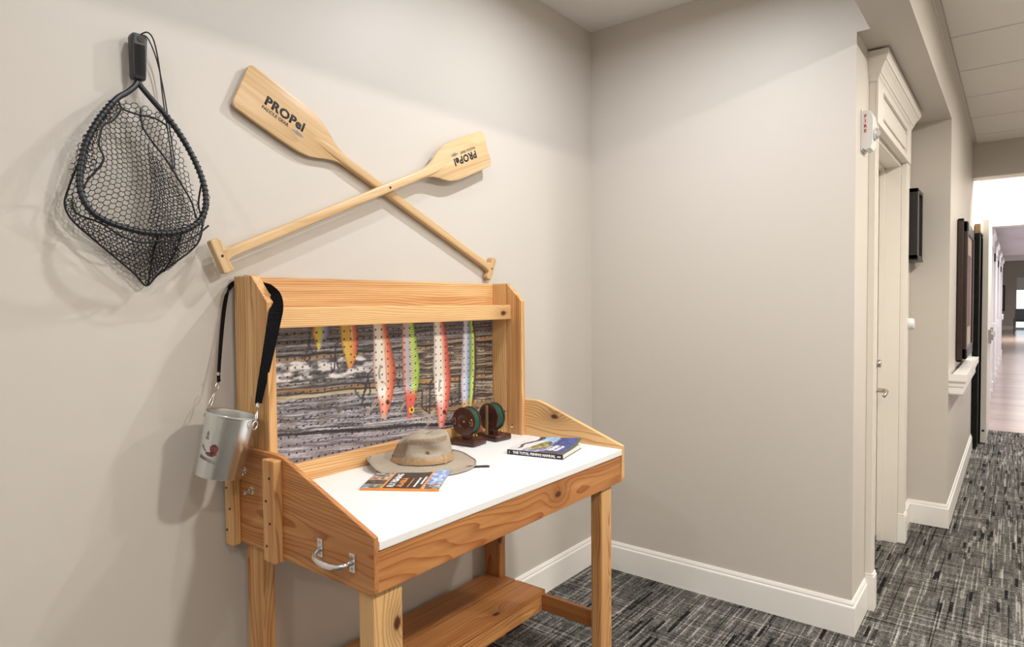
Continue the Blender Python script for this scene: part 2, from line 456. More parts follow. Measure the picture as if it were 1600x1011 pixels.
def sweep(name, path, prof, mat, parent=None, flip=1):
    """profile (out, z) swept along a 2D path with mitred corners; out is to the left of the path * flip"""
    bm = bmesh.new(); rings = []
    n = len(path); P = [Vector(p) for p in path]
    for i in range(n):
        d0 = (P[i]-P[i-1]).normalized() if i > 0 else (P[1]-P[0]).normalized()
        d1 = (P[i+1]-P[i]).normalized() if i < n-1 else d0
        n0 = Vector((-d0.y, d0.x))*flip; n1 = Vector((-d1.y, d1.x))*flip
        m = (n0+n1); m = m/(1+n0.dot(n1))
        rings.append([bm.verts.new((P[i].x+m.x*o_, P[i].y+m.y*o_, z)) for o_, z in prof])
    k = len(prof)
    for a, b_ in zip(rings, rings[1:]):
        for j in range(k): bm.faces.new((a[j], a[(j+1) % k], b_[(j+1) % k], b_[j]))
    bm.faces.new(rings[0]); bm.faces.new(rings[-1][::-1])
    return link(name, from_bm(bm, name), mat, parent)

# ================================================================== the room
def struct(o): o['kind'] = 'structure'; return o
def multi(name, boxes, mat, parent=None, bev=0.0):
    bm = bmesh.new()
    for lo, hi in boxes: add_box(bm, lo, hi, bev)
    return link(name, from_bm(bm, name), mat, parent)
YL, XB, YD, YC = 1.703, 2.82, 0.502, 0.307      # left wall, back wall, door wall, corridor wall
HZ, ZA, ZC = 2.385, 2.70, 2.66                  # header underside, alcove ceiling, corridor ceiling
struct(box('floor', (-3, -1.9, -.06), (8.17, 1.8, 0), 'carpet'))
struct(box('wall_left', (-1.4, YL, -.02), (2.95, YL+.12, 2.85), 'wall'))
struct(prism('wall_back', [(YD, -.02), (YL, -.02), (YL, ZA), (.456, ZA), (.456, HZ), (YD, HZ)], 0, XB, XB+.08, 'wall', None))
struct(box('wall_header', (-1.4, YC, HZ), (4.5, .456, 2.80), 'wall'))
struct(box('ceiling', (-1.4, .456, ZA), (XB+.08, YL, ZA+.08), 'ceil'))
struct(box('ceiling_recess', (XB+.08, .456, HZ), (4.5, .66, HZ+.06), 'wall'))
struct(multi('wall_door', [((XB+.08, YD, -.02), (3.15, .66, HZ)), ((4.07, YD, -.02), (4.5, .66, HZ)), ((3.15, YD, 2.085), (4.07, .66, HZ)), ((3.15, .645, -.02), (4.07, .66, 2.085))], 'wall'))
struct(box('wall_corridor', (4.5, YC, -.02), (8.25, .66, 2.95), 'wall'))
struct(box('wall_right', (-3, -2.0, -.02), (8.25, -1.9, 2.95), 'wall'))
struct(box('wall_rear', (-3.1, -2.0, -.02), (-3, .456, 2.85), 'wall'))
struct(multi('wall_alcove_end', [((-1.5, .307, -.02), (-1.4, YL+.1, 2.85)), ((-3, .307, -.02), (-1.4, .456, 2.85))], 'wall'))
struct(box('wall_bulkhead', (6.72, -1.9, 2.372), (6.92, YC, 2.93), 'wall'))
struct(box('ceiling_lobby', (6.92, -1.9, 2.86), (8.25, YC, 2.93), 'ceil'))
# corridor ceiling: lay-in tiles on a grid, each tile its own piece
ch = empty('ceiling_corridor', (1.9, -.8, ZC), kind='structure')
tile_me = None
xs = [6.39-.61*k for k in range(15)]; ys = [YC-.022-.61*k for k in range(4)]
for i, x in enumerate(xs):
    for j, y in enumerate(ys):
        if tile_me is None:
            t = box('ceiling_tile', (-.598, -.598, 0), (-.006, -.006, .018), 'tile', ch, .004, world=False); tile_me = t.data
        else:
            t = bpy.data.objects.new('ceiling_tile', tile_me); C.objects.link(t); t.parent = ch
        t.location = (x-1.9, y+.8, .001)
for j, y in enumerate(ys):
    box('ceiling_tile_cut', (6.402, y-.598, ZC+.001), (6.715, y-.006, ZC+.019), 'tile', ch, .004)
gb = [((x-.008, -1.9, ZC+.004), (x+.008, YC-.02, ZC+.03)) for x in xs] + [((-3, y-.008, ZC+.004), (6.72, y+.008, ZC+.03)) for y in ys]
gb += [((-3, YC-.024, ZC-.002), (6.72, YC, ZC+.002)), ((-3, YC-.003, ZC-.022), (6.72, YC, ZC-.002)), ((6.70, -1.9, ZC-.002), (6.72, YC, ZC+.002)), ((-3, -1.9, ZC+.03), (6.72, YC, ZC+.05))]
multi('ceiling_grid', gb, 'grid', ch)

BASE = [(0, 0), (.013, 0), (.013, .112), (.0115, .117), (.0085, .119), (.0085, .127), (.006, .134), (.004, .139), (0, .139)]
struct(sweep('baseboard_left', [(-1.4, YL), (XB-.002, YL)], BASE, 'trim', None, -1))
struct(sweep('baseboard_back', [(XB, YL-.0001), (XB, YD), (3.091, YD)], BASE, 'trim', None, -1))
struct(sweep('baseboard_corridor', [(4.151, YD), (4.5, YD), (4.5, YC), (7.42, YC)], BASE, 'trim', None, -1))

# ---- the white door in the recess
d = empty('door_1', (3.58, .55, 0), kind='structure')
XL0, XL1, XR0, XR1, YF = 3.092, 3.150, 4.07, 4.15, .474
for (a, b_) in ((XL0, XL1), (XR0, XR1)):
    c = multi('casing', [((a, YF, .16), (b_, YD, 2.085)), ((a+.010, YF-.003, .16), (a+.020, YF, 2.085)), ((b_-.020, YF-.003, .16), (b_-.010, YF, 2.085))], 'doorpaint', d, .003)
    multi('plinth_block', [((a-.003, YF-.010, 0), (b_+.003, YD, .152)), ((a-.002, YF-.007, .152), (b_+.002, YD, .163))], 'trim', d, .003)
multi('jamb', [((XL1-.0, YD, 0), (XL1+.02, .60, 2.07)), ((XR0-.02, YD, 0), (XR0, .60, 2.07)), ((XL1, YD, 2.065), (XR0, .60, 2.085))], 'doorpaint', d, .001)
multi('door_stop', [((XR0-.035, .575, 0), (XR0-.02, .60, 2.065)), ((XL1+.02, .575, 0), (XL1+.035, .60, 2.065)), ((XL1+.02, .575, 2.05), (XR0-.02, .60, 2.065))], 'doorpaint', d, .001)
leaf = box('door_leaf', (XL1+.022, .602, .012), (XR0-.022, .643, 2.062), 'doorpaint', d, .002)
fr = multi('frieze', [((XL0, YF+.004, 2.085), (XR1, YD, 2.275))], 'doorpaint', d, .002)
multi('frieze_border', [((XL0, YF-.008, 2.085), (XL0+.13, YF+.004, 2.275)), ((XR1-.13, YF-.008, 2.085), (XR1, YF+.004, 2.275)),
                        ((XL0+.13, YF-.008, 2.085), (XR1-.13, YF+.004, 2.112)), ((XL0+.13, YF-.008, 2.245), (XR1-.13, YF+.004, 2.275)),
                        ((XL0+.16, YF-.004, 2.140), (XR1-.16, YF+.004, 2.215))], 'doorpaint', fr, .003)
CR = [(0, 2.262), (.005, 2.262), (.008, 2.268), (.008, 2.276), (.013, 2.281), (.015, 2.290), (.019, 2.292), (.021, 2.302), (.028, 2.318), (.036, 2.328), (.039, 2.334), (.042, 2.334), (.044, 2.344), (.049, 2.350), (.049, 2.376), (0, 2.376)]
sweep('crown_moulding', [(XL0, YD), (XL0, YF), (XR1, YF), (XR1, YD)], CR, 'doorpaint', d, -1)
hb = lathe('deadbolt', [(.0, 0), (.031, 0), (.031, .010), (.027, .016), (.021, .018), (.021, .030), (.019, .033), (0, .033)], 'nickel', d, 24, (3.93, .602, 1.0), '-Y')
hl = lathe('lever_rose', [(0, 0), (.031, 0), (.031, .008), (.026, .014), (.012, .016), (.012, .05), (0, .05)], 'nickel', d, 24, (3.93, .602, .855), '-Y')
tube('lever', [(3.93, .558, .857), (3.922, .545, .857), (3.90, .536, .856), (3.86, .533, .852), (3.835, .535, .846), (3.825, .540, .836)], [.010, .011, .010, .009, .009, .008], 'nickel', hl, 10)
multi('door_sweep', [((XL1+.022, .600, .004), (XR0-.022, .604, .03))], 'boxframe', d)

# ---- the fire strobe
st = empty('fire_alarm_strobe', (2.96, YD, 1.95), 'white wall strobe with red FIRE lettering beside the door casing', 'fire alarm')
bm = bmesh.new()
prof = [(YD-.004, 1.955), (YD-.016, 1.946), (YD-.034, 1.952), (YD-.042, 1.972), (YD-.044, 2.06), (YD-.040, 2.088), (YD-.030, 2.102), (YD-.004, 2.106)]
add_prism(bm, prof, 0, 2.921, 3.006, .003)
add_box(bm, (2.917, YD-.006, 1.945), (3.010, YD, 2.110), .003)
link('housing', from_bm(bm), 'plastic', st)
ln = lathe('strobe_lens', [(0, 0), (.024, 0), (.024, .007), (.019, .013), (.013, .018), (.009, .022), (0, .022)], 'lens', st, 20, (2.955, YD-.043, 2.012), '-Y')
lathe('lens_ring', [(.019, 0), (.027, 0), (.027, .006), (.019, .006)], 'plastic', ln, 20, (2.955, YD-.044, 2.012), '-Y')
for k, ch_ in enumerate('FIRE'):
    text('lettering', ch_, .0165, basis((2.9203, YD-.0155, 2.080-.0195*k), (0, -1, 0), (0, 0, 1)), 'red_ink', st, .0008)

# ---- shadow box on the wall past the door, thermostat, ledge and picture on the corridor wall
sb = empty('shadow_box', (4.33, YD, 1.565), 'black framed shadow box hung on the wall just past the door', 'display box')
bx0, bx1, by, bz0, bz1 = 4.215, 4.46, .438, 1.572, 1.965
multi('box_frame', [((bx0, by, bz0), (bx0+.022, YD, bz1)), ((bx1-.022, by, bz0), (bx1, YD, bz1)), ((bx0, by, bz0), (bx1, YD, bz0+.022)), ((bx0, by, bz1-.022), (bx1, YD, bz1)), ((bx0+.01, YD-.01, bz0+.01), (bx1-.01, YD, bz1-.01))], 'boxframe', sb, .0015)
box('glass_pane', (bx0+.02, by+.012, bz0+.02), (bx1-.02, by+.015, bz1-.02), 'glass', sb)
box('edge_bead', (bx0+.016, by-.003, bz0+.016), (bx0+.022, by+.004, bz1-.016), 'nickel', sb)
box('bottom_rail', (bx0-.002, by-.004, bz0-.010), (bx1+.002, YD, bz0), 'boxframe', sb, .002)
th = empty('wall_thermostat', (4.25, YD, 1.16), 'small round white thermostat on the wall below the shadow box', 'thermostat')
lathe('wall_plate', [(0, 0), (.045, 0), (.045, .010), (.040, .014), (0, .014)], 'plastic', th, 28, (4.25, YD, 1.205), '-Y')
lathe('dial', [(0, 0), (.034, 0), (.032, .030), (.028, .038), (0, .038)], 'plastic', th, 28, (4.25, YD-.012, 1.205), '-Y')

lg = empty('picture_ledge', (5.2, YC, .78), 'white moulded ledge on the corridor wall under the dark framed picture', 'ledge')
LP = [(0, .782), (.052, .782), (.057, .790), (.057, .826), (.062, .832), (.064, .852), (.070, .858), (.075, .866), (.075, .905), (.066, .905), (.066, .893), (0, .893)]
sweep('ledge_moulding', [(4.60, YC), (4.60, YC-.012), (5.95, YC-.012), (5.95, YC)], LP, 'trim', lg, -1)
pf = empty('framed_picture', (5.4, YC, .96), 'large picture in a dark walnut frame on the corridor wall', 'picture')
px0, px1, py, pz0, pz1 = 5.05, 5.85, .250, .955, 1.845
multi('frame_moulding', [((px0, py, pz0), (px0+.07, YC-.004, pz1)), ((px1-.07, py, pz0), (px1, YC-.004, pz1)), ((px0, py, pz0), (px1, YC-.004, pz0+.07)), ((px0, py, pz1-.07), (px1, YC-.004, pz1)),
                     ((px0-.018, py+.02, pz0-.018), (px0, YC-.004, pz1+.018)), ((px0-.018, py+.02, pz1), (px1+.018, YC-.004, pz1+.018)), ((px0-.018, py+.02, pz0-.018), (px1+.018, YC-.004, pz0))], 'darkframe', pf, .006)
box('picture_mat', (px0+.06, py+.012, pz0+.06), (px1-.06, py+.02, pz1-.06), 'mat_board', pf)
box('picture_print', (px0+.2, py+.010, pz0+.2), (px1-.2, py+.013, pz1-.2), 'logo_red', pf)

# ---- lobby end wall with its double-door opening, open leaf
struct(multi('wall_lobby', [((8.25, .23, -.02), (8.37, .66, 2.93)), ((8.25, -1.9, 2.10), (8.37, .23, 2.93)), ((8.25, -2.0, -.02), (8.37, -1.5, 2.10))], 'wall'))
struct(multi('trim_1', [((8.20, .205, 0), (8.40, .255, 2.085)), ((8.20, -1.55, 2.085), (8.40, .255, 2.14)), ((8.20, -1.55, 0), (8.40, -1.5, 2.085))], 'doorpaint', None, .004))
dl = empty('door_2', (7.8, .23, 0), kind='structure')
box('door_leaf', (7.34, .205, .012), (8.195, .250, 2.075), 'doorpaint', dl, .002)
lathe('flush_bolt', [(0, 0), (.011, 0), (.011, .004), (0, .004)], 'boxframe', dl, 12, (7.341, .228, .125), '-X')
pb = box('push_bar', (7.45, .165, .97), (8.12, .185, 1.02), 'nickel', dl, .006)
multi('bar_mount', [((7.45, .18, .93), (7.54, .206, 1.06)), ((8.04, .18, .93), (8.12, .206, 1.06))], 'nickel', pb, .003)
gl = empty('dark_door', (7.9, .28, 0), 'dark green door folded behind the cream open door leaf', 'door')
box('door_panel', (7.02, .262, .02), (8.19, .303, 1.93), 'gap', gl, .002)  # added box, darkens the gap between open leaf and wall like shade
box('closer_arm', (7.10, .255, 1.935), (7.58, .275, 1.955), 'nickel', gl, .003)
box('closer_body', (7.10, .262, 1.932), (7.26, .303, 2.02), 'bronze', gl, .004)

# ---- far corridor beyond the doors
fl = empty('floor_far', (12, -.6, 0), kind='structure')
pm = None; x = 8.17; k = 0
while x < 14.5:
    if pm is None:
        o = box('floor_plank', (0, -1.15, -.03), (.178, 1.15, 0), 'plank', fl, .002, world=False); pm = o.data
    else:
        o = bpy.data.objects.new('floor_plank', pm); C.objects.link(o); o.parent = fl
    o.location = (x-12, 0, 0); x += .18; k += 1
box('floor_boards_beyond', (x, -1.9, -.03), (37, 2.0, -.001), 'plank', fl)
struct(box('wall_far_left', (8.37, .34, -.02), (20, .46, 2.6), 'lilac_wall'))
struct(box('wall_far_right', (8.37, -1.72, -.02), (37, -1.6, 3.1), 'lilac_wall'))
struct(box('ceiling_far', (8.37, -1.6, 2.42), (20, .52, 2.5), 'lilac_wall'))
struct(multi('wall_far_header', [((20, -1.6, 2.30), (20.2, .50, 3.1)), ((20, .50, -.02), (20.2, 2.2, 3.1))], 'wall'))
struct(box('ceiling_far_room', (20.2, -1.6, 3.05), (37, 2.2, 3.15), 'ceil'))
struct(box('wall_far_side', (20.2, 2.0, -.02), (37, 2.2, 3.1), 'wall'))
struct(multi('wall_far_end', [((36, .0, -.02), (36.2, 2.1, 3.1)), ((36, -1.6, 2.3), (36.2, .0, 3.1))], 'wall'))
struct(box('baseboard_far', (35.98, .0, 0), (36, 2.0, .16), 'trim'))
w1 = empty('window_1', (36.1, -.8, .1), kind='structure')
box('pane', (36.08, -1.6, .1), (36.1, 0, 1.75), 'window', w1)
box('pane', (36.07, -1.6, 1.80), (36.09, 0, 2.3), 'white_lam', w1)
box('window_mullion', (36.05, -1.6, 1.75), (36.12, 0, 1.80), 'trim', w1)
for k, xx in enumerate((10.4, 12.7, 15.0, 17.6)):
    q = empty('door_%d' % (k+3), (xx, .30, 0), kind='structure')
    for a in (xx, xx+1.05):
        multi('casing', [((a, .262, 0), (a+.13, .34, 2.06)), ((a-.01, .248, 0), (a+.14, .34, .16))], 'trim', q, .004)
    sweep('crown_moulding', [(xx-.02, .34), (xx-.02, .27), (xx+1.2, .27), (xx+1.2, .34)], [(0, 2.06), (.01, 2.06), (.015, 2.16), (.04, 2.20), (.04, 2.25), (0, 2.25)], 'trim', q, -1)
    box('door_leaf', (xx+.13, .315, .01), (xx+1.05, .339, 2.05), 'doorpaint', q)
    box('room_sign', (xx-.30, .26, 1.93), (xx-.12, .34, 2.05), 'boxframe', q)
hr = empty('corridor_handrail', (14, .30, .85), 'white handrail on the far corridor wall beyond the open doors', 'handrail')
for (a, b_) in ((8.6, 10.2), (11.8, 12.4), (14.1, 14.7), (18.9, 19.9)):
    box('rail', (a, .245, .86), (b_, .285, .98), 'trim', hr, .008)
    box('bracket', (a+.1, .28, .90), (a+.16, .34, .94), 'trim', hr); box('bracket', (b_-.16, .28, .90), (b_-.1, .34, .94), 'trim', hr)
ps = empty('fire_pull_station', (9.3, .31, 1.17), 'red and white fire pull station on the far corridor wall', 'fire alarm')
box('housing', (9.24, .235, 1.19), (9.36, .34, 1.27), 'fire_red', ps, .006)
box('top_plate', (9.24, .240, 1.27), (9.36, .34, 1.30), 'plastic', ps, .004)
box('pull_handle', (9.27, .225, 1.215), (9.33, .235, 1.235), 'plastic', ps, .002)
fp = empty('far_picture', (36, .8, .82), 'narrow strip of a dark framed picture on the far end wall', 'picture')
box('frame_moulding', (35.95, .40, .83), (35.999, 1.2, 1.97), 'darkframe', fp, .01)
box('picture_mat', (35.945, .47, .90), (35.951, 1.13, 1.9), 'mat_board', fp)
wc = empty('wheelchair', (31.5, -.15, 0), 'dark wheelchair standing by the bright window at the corridor end', 'wheelchair')
for yy in (.06, -.46):
    bm = bmesh.new(); add_tube(bm, [(31.5+.30*math.cos(a), yy, .31+.30*math.sin(a)) for a in np.linspace(0, 2*PI, 25)[:-1]], .016, 6, True)
    wh = link('wheel', from_bm(bm), 'wheel', wc, True, True)
    for a in range(6):
        tube('spoke', [(31.5, yy, .31), (31.5+.3*math.cos(a*PI/3), yy, .31+.3*math.sin(a*PI/3))], .005, 'nickel', wh, 4)
box('seat', (31.28, -.42, .48), (31.72, .02, .54), 'wheel', wc, .02)
box('backrest', (31.25, -.42, .54), (31.30, .02, .98), 'wheel', wc, .015)
for yy in (.02, -.42):
    tube('frame_tube', [(31.27, yy, .45), (31.26, yy, 1.0), (31.16, yy, 1.02)], .013, 'nickel', wc, 6)
    box('armrest', (31.3, yy-.03, .72), (31.65, yy+.03, .76), 'wheel', wc, .01)
    tube('front_caster', [(31.78, yy, .09), (31.78, yy, .5)], .012, 'nickel', wc, 6)

# ================================================================== the cedar work bench
B = empty('potting_bench', (1.46, 1.40, 0), 'cedar work bench with white top, high pegboard back and sloping end panels', 'bench')
PL0, PL1, PR0, PR1 = .897, .910, 2.0164, 2.0354
EP = [(1.685, .697), (1.110, .697), (1.099, .702), (1.095, .715), (1.095, .829), (1.445, .955), (1.470, .960), (1.685, .960)]
o = prism('end_panel', EP, 0, PL0, PL1, 'cedar', B, .0025); set_grain(o, 'y', .62, None, (.05, .09))
o = prism('end_panel', EP, 0, PR0, PR1, 'cedar', B, .003); set_grain(o, 'y', .12, (PR0, 1.385, .905), (.03, .12))
board('apron', (PL1, 1.100, .700), (PR0, 1.119, .7965), 'x', B, .66, (1.62, 1.100, .752), off=(.11, .05))
tt = box('tabletop', (PL1+.001, 1.094, .797), (PR0-.001, 1.664, .8185), 'white_lam', B, .003)
board('leg', (.913, 1.1195, 0), (1.000, 1.172, .796), 'z', B, .12, (.982, 1.1195, .60), .006, off=(.02, .05))
board('leg', (1.912, 1.1195, 0), (1.984, 1.162, .796), 'z', B, .35, (1.984, 1.14, .33), .005)
board('leg', (.915, 1.575, 0), (.950, 1.657, .796), 'z', B, .45, None, .004)
board('leg', (1.942, 1.602, 0), (1.980, 1.685, .796), 'z', B, .62, (1.95, 1.602, .40), .005)
for (x0, x1) in ((.918, .936), (1.956, 1.975)):
    s_ = board('stretcher', (x0, 1.163, .170), (x1, 1.60, .230), 'y', B, .7, None, .002)
    for zz in (.188, .212):
        lathe('bolt_head', [(0, 0), (.004, 0), (.004, .002), (0, .002)], 'screwhole', s_, 10, (x0, 1.178, zz), '-X')
board('shelf_plank', (.940, 1.397, .231), (1.966, 1.534, .250), 'x', B, .64, (1.70, 1.420, .25), .003, off=(.10, .08))
o = prism('shelf_plank', [(.94, 1.541), (1.966, 1.541), (1.966, 1.598), (1.938, 1.598), (1.938, 1.673), (.954, 1.673), (.954, 1.598), (.94, 1.598)], 2, .231, .250, 'cedar', B, .002)
set_grain(o, 'x', .62, None, (.09, .10))
board('shelf_rail', (.937, 1.404, .170), (1.955, 1.422, .2305), 'x', B, .6)
board('rear_rail', (.952, 1.655, .70), (1.94, 1.674, .796), 'x', B, .55)
# hutch
ZT = .8185
board('upright_rear', (PL1, 1.602, ZT), (.934, 1.688, 1.420), 'z', B, .30, None, .004)
board('upright_rear', (1.9957, 1.602, ZT), (PR0, 1.688, 1.420), 'z', B, .25, None, .003)
UP = [(1.6005, ZT), (1.525, ZT), (1.525, 1.348), (1.5985, 1.420), (1.6005, 1.420)]
o = prism('upright_front', UP, 0, PL1, .934, 'cedar', B, .002); set_grain(o, 'z', .38)
o = prism('upright_front', UP, 0, 1.9957, PR0, 'cedar', B, .002); set_grain(o, 'z', .40, None, (.02, .06))
board('back_board', (.9345, 1.668, 1.322), (1.9952, 1.688, 1.4195), 'x', B, .34, None, .002, off=(.015, .10))
board('hutch_shelf', (.9345, 1.5945, 1.284), (1.9952, 1.6675, 1.303), 'x', B, .3, None, .002)
board('shelf_lip', (.9345, 1.575, 1.277), (1.9952, 1.594, 1.334), 'x', B, .16, (1.945, 1.575, 1.302), .004, off=(.03, .09))
board('back_rail', (.9345, 1.645, ZT), (1.9952, 1.6675, .874), 'x', B, .36, None, .002, off=(.02, .07))
# battens on the left end
for (y0, y1, tn) in ((1.447, 1.500, .45), (1.651, 1.690, .3)):
    b_ = board('batten', (.873, y0, .690), (PL0, y1, .950), 'z', B, tn, None, .003)
    for q, zz in enumerate((.905, .845, .79, .73)):
        lathe('screw', [(0, 0), (.0035, 0), (.0035, .0012), (0, .0012)], 'screwhole', b_, 10, (.873, (y0+y1)/2+(.010 if q % 2 else -.006), zz), '-X')
# wing nuts and carriage bolts
for (y0, z0, a0) in ((1.625, .896, .5), (1.591, .848, -.6)):
    bm = bmesh.new(); add_lathe(bm, [(0, 0), (.011, 0), (.011, .002), (.006, .003), (.005, .010), (.0032, .010), (.0032, .022), (0, .022)], 14, (PL0, y0, z0), '-X')
    w_ = link('wing_nut', from_bm(bm), 'chrome', B, True, False)
    for s_ in (1, -1):
        ca, sa = math.cos(a0)*s_, math.sin(a0)*s_
        tube('wing', [(PL0-.007, y0+.004*ca, z0+.004*sa), (PL0-.010, y0+.011*ca, z0+.011*sa), (PL0-.016, y0+.016*ca, z0+.016*sa)], [.0025, .0035, .0025], 'chrome', w_, 6)
for (y0, z0) in ((1.615, .907), (1.5762, .852)):
    lathe('carriage_bolt', [(.0085, 0), (.008, .002), (.005, .004), (0, .005)], 'chrome', B, 16, (1.9957, y0, z0), '-X')
# pull handle on the end panel
h = empty('pull_handle', (0, 0, 0)); h.parent = B
bm = bmesh.new()
add_tube(bm, [(.893, 1.289, .762), (.874, 1.286, .756), (.866, 1.272, .752), (.864, 1.25, .749), (.863, 1.228, .748), (.864, 1.205, .749), (.866, 1.185, .752), (.874, 1.171, .756), (.893, 1.168, .759)], [.006, .006, .0065, .008, .009, .008, .0065, .006, .006], 10)
bpy.data.objects.remove(h)
h = link('pull_handle', from_bm(bm), 'chrome', B, True, True)
for (y0, z0) in ((1.289, .765), (1.168, .758)):
    pl = box('handle_plate', (.893, y0-.010, z0-.022), (PL0, y0+.010, z0+.022), 'chrome', h, .0015)
    for dz in (-.014, .014):
        lathe('screw', [(0, 0), (.0035, 0), (.003, .0012), (0, .0015)], 'nickel', h, 8, (.893, y0, z0+dz), '-X')

# ---- pegboard, printed with weathered boards and lures, shallow recessed holes with their dark interior painted in
HM = np.array([3587.9486, -77.4856, -3499.8381, -37.4675, -3914.6006, 5261.6784, 0.7297, -0.0296, 1.0]).reshape(3, 3)
st_ = .0254/12
nx = int((1.995-.935)/st_); nz = int((1.322-.850)/st_)
gx = .935+np.arange(nx)*st_; gz = .850+np.arange(nz)*st_
GX, GZ = np.meshgrid(gx, gz)
w_ = HM[2, 0]*GX+HM[2, 1]*GZ+HM[2, 2]
X = (HM[0, 0]*GX+HM[0, 1]*GZ+HM[0, 2])/w_; Y = (HM[1, 0]*GX+HM[1, 1]*GZ+HM[1, 2])/w_      # layout units of the artwork
def lerp(a, b_, t): t = np.clip(t, 0, 1)[..., None]; return a*(1-t)+b_*t
def sst(a, b_, x): t = np.clip((x-a)/(b_-a), 0, 1); return t*t*(3-2*t)
def px(c): return np.array(c, float)
# slanted board coordinate: planks rise to the right
S = Y+.075*X+18*(fbm(X/160, Y/90, 40, 3)-.5)
grain = fbm(X/170, S/5.0, 1, 4); grain2 = fbm(X/60, S/2.6, 9, 3); blot = fbm(X/120, S/60, 5, 3)
g = np.clip(.5+(grain-.5)*2.3+(grain2-.5)*1.1, 0, 1)
col = lerp(px([54, 50, 54]), px([204, 198, 204]), g*.95)
col = lerp(col, px([112, 98, 88]), np.clip((blot-.5)*1.6, 0, .5))
def band(c, hw, y0, soft=6): return 1-sst(hw, hw+soft, np.abs(S-c-y0))
# top plank darker
col = lerp(col, px([78, 72, 76]), (1-sst(250, 340, S))*.35)
# silvery light plank
lm = sst(345, 380, S)*(1-sst(500, 530, S))
col = lerp(col, lerp(px([64, 62, 66]), px([240, 236, 236]), np.clip((fbm(X/60, S/24, 12, 4)-.36)*3.6, 0, 1)), lm*(1-sst(600, 800, X))*.95)
# brown, busier right half
rb = sst(800, 1000, X)*sst(270, 320, S)*(1-sst(760, 840, S))
col = lerp(col, lerp(px([48, 38, 34]), px([196, 176, 148]), np.clip((fbm(X/70, S/7, 21, 4)-.36)*3.0, 0, 1)), rb*.8)
for (c, hw, x0, x1, cc) in ((352, 8, -50, 620, [176, 140, 98]), (325, 10, 850, 1500, [186, 148, 104]), (563, 12, -50, 760, [164, 122, 78]), (598, 14, -50, 800, [214, 196, 158]), (563, 9, 980, 1420, [190, 140, 70]), (745, 9, 980, 1450, [176, 134, 84])):
    b0 = band(c+10*np.sin(X/110+c), hw, 0)*sst(x0-40, x0+40, X)*(1-sst(x1-60, x1+60, X))
    col = lerp(col, px(cc)*(.72+.4*grain[..., None]), b0*.85)
for (c, hw, dk) in ((332, 5, .95), (545, 3, .5), (584, 3.5, .75), (505, 3, .45), (852, 7, .95), (300, 3, .6), (238, 2.5, .5), (690, 2.5, .45), (930, 2.5, .4)):
    col = lerp(col, px([22, 16, 16]), band(c+8*(fbm(X/70, X*0+c, 31, 3)-.5), hw, 0, 5)*dk)
col = lerp(col, px([176, 168, 180]), sst(860, 900, S)*.35)
def stroke(pts, hw, c, a=.9):
    global col
    dm = np.full(X.shape, 1e9)
    for (x0, y0), (x1, y1) in zip(pts, pts[1:]):
        dx, dy = x1-x0, y1-y0; t = np.clip(((X-x0)*dx+(Y-y0)*dy)/(dx*dx+dy*dy), 0, 1)
        dm = np.minimum(dm, np.hypot(X-x0-t*dx, Y-y0-t*dy))
    col = lerp(col, px(c), (1-sst(hw*.6, hw*1.5, dm))*a)
DK = [44, 40, 42]
# treble hooks behind and beside the lures
for p in ([(270, 190), (255, 280), (235, 345), (250, 360), (268, 340)], [(262, 240), (290, 300), (310, 290)], [(470, 225), (440, 245), (432, 400), (420, 425), (410, 395)], [(435, 300), (452, 390), (462, 405)],
          [(690, 400), (655, 440), (640, 540), (610, 600), (575, 570), (568, 540)], [(640, 500), (610, 650), (600, 640)], [(650, 440), (668, 560), (655, 580)],
          [(860, 450), (850, 520)], [(1085, 470), (1060, 500), (1058, 700), (1040, 680)], [(1255, 450), (1252, 620), (1205, 640), (1200, 590)], [(1010, 560), (1008, 660), (1030, 680), (1050, 650)]):
    stroke(p, 5, DK, .85)
for p in ([(720, 590), (640, 700)], [(735, 600), (655, 700)], [(905, 610), (845, 710)], [(1085, 680), (1060, 760), (1030, 790)], [(1075, 690), (1040, 770)]): stroke(p, 6, [176, 158, 148], .7)
def lure(lx, rx, y1, fill):
    """lx, rx: lists of (y, x) for both outlines"""
    global col
    l = np.interp(Y, [p[0] for p in lx], [p[1] for p in lx]); r = np.interp(Y, [p[0] for p in rx], [p[1] for p in rx])
    mask = sst(-3, 3, X-l)*sst(-3, 3, r-X)*(1-sst(y1-4, y1+4, Y)); t = np.clip((X-l)/np.maximum(r-l, 1), 0, 1)
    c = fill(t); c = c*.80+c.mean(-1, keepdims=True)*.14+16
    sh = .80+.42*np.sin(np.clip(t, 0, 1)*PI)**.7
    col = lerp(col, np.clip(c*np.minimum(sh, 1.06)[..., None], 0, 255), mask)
def grad(t, stops):
    o_ = np.zeros(t.shape+(3,))
    for k in range(3): o_[..., k] = np.interp(t, [s[0] for s in stops], [s[1][k] for s in stops])
    return o_
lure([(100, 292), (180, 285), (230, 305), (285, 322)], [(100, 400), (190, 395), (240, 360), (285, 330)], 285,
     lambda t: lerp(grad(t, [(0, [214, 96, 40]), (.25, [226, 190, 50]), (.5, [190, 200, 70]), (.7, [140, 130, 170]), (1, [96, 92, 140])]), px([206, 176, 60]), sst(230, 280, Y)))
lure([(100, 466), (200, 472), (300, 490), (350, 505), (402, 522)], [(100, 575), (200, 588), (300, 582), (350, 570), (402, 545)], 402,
     lambda t: lerp(grad(t, [(0, [196, 140, 40]), (.15, [224, 176, 50]), (.6, [220, 160, 50]), (.72, [226, 120, 60]), (1, [206, 62, 36])]), px([216, 130, 60]), sst(320, 380, Y)*.5))
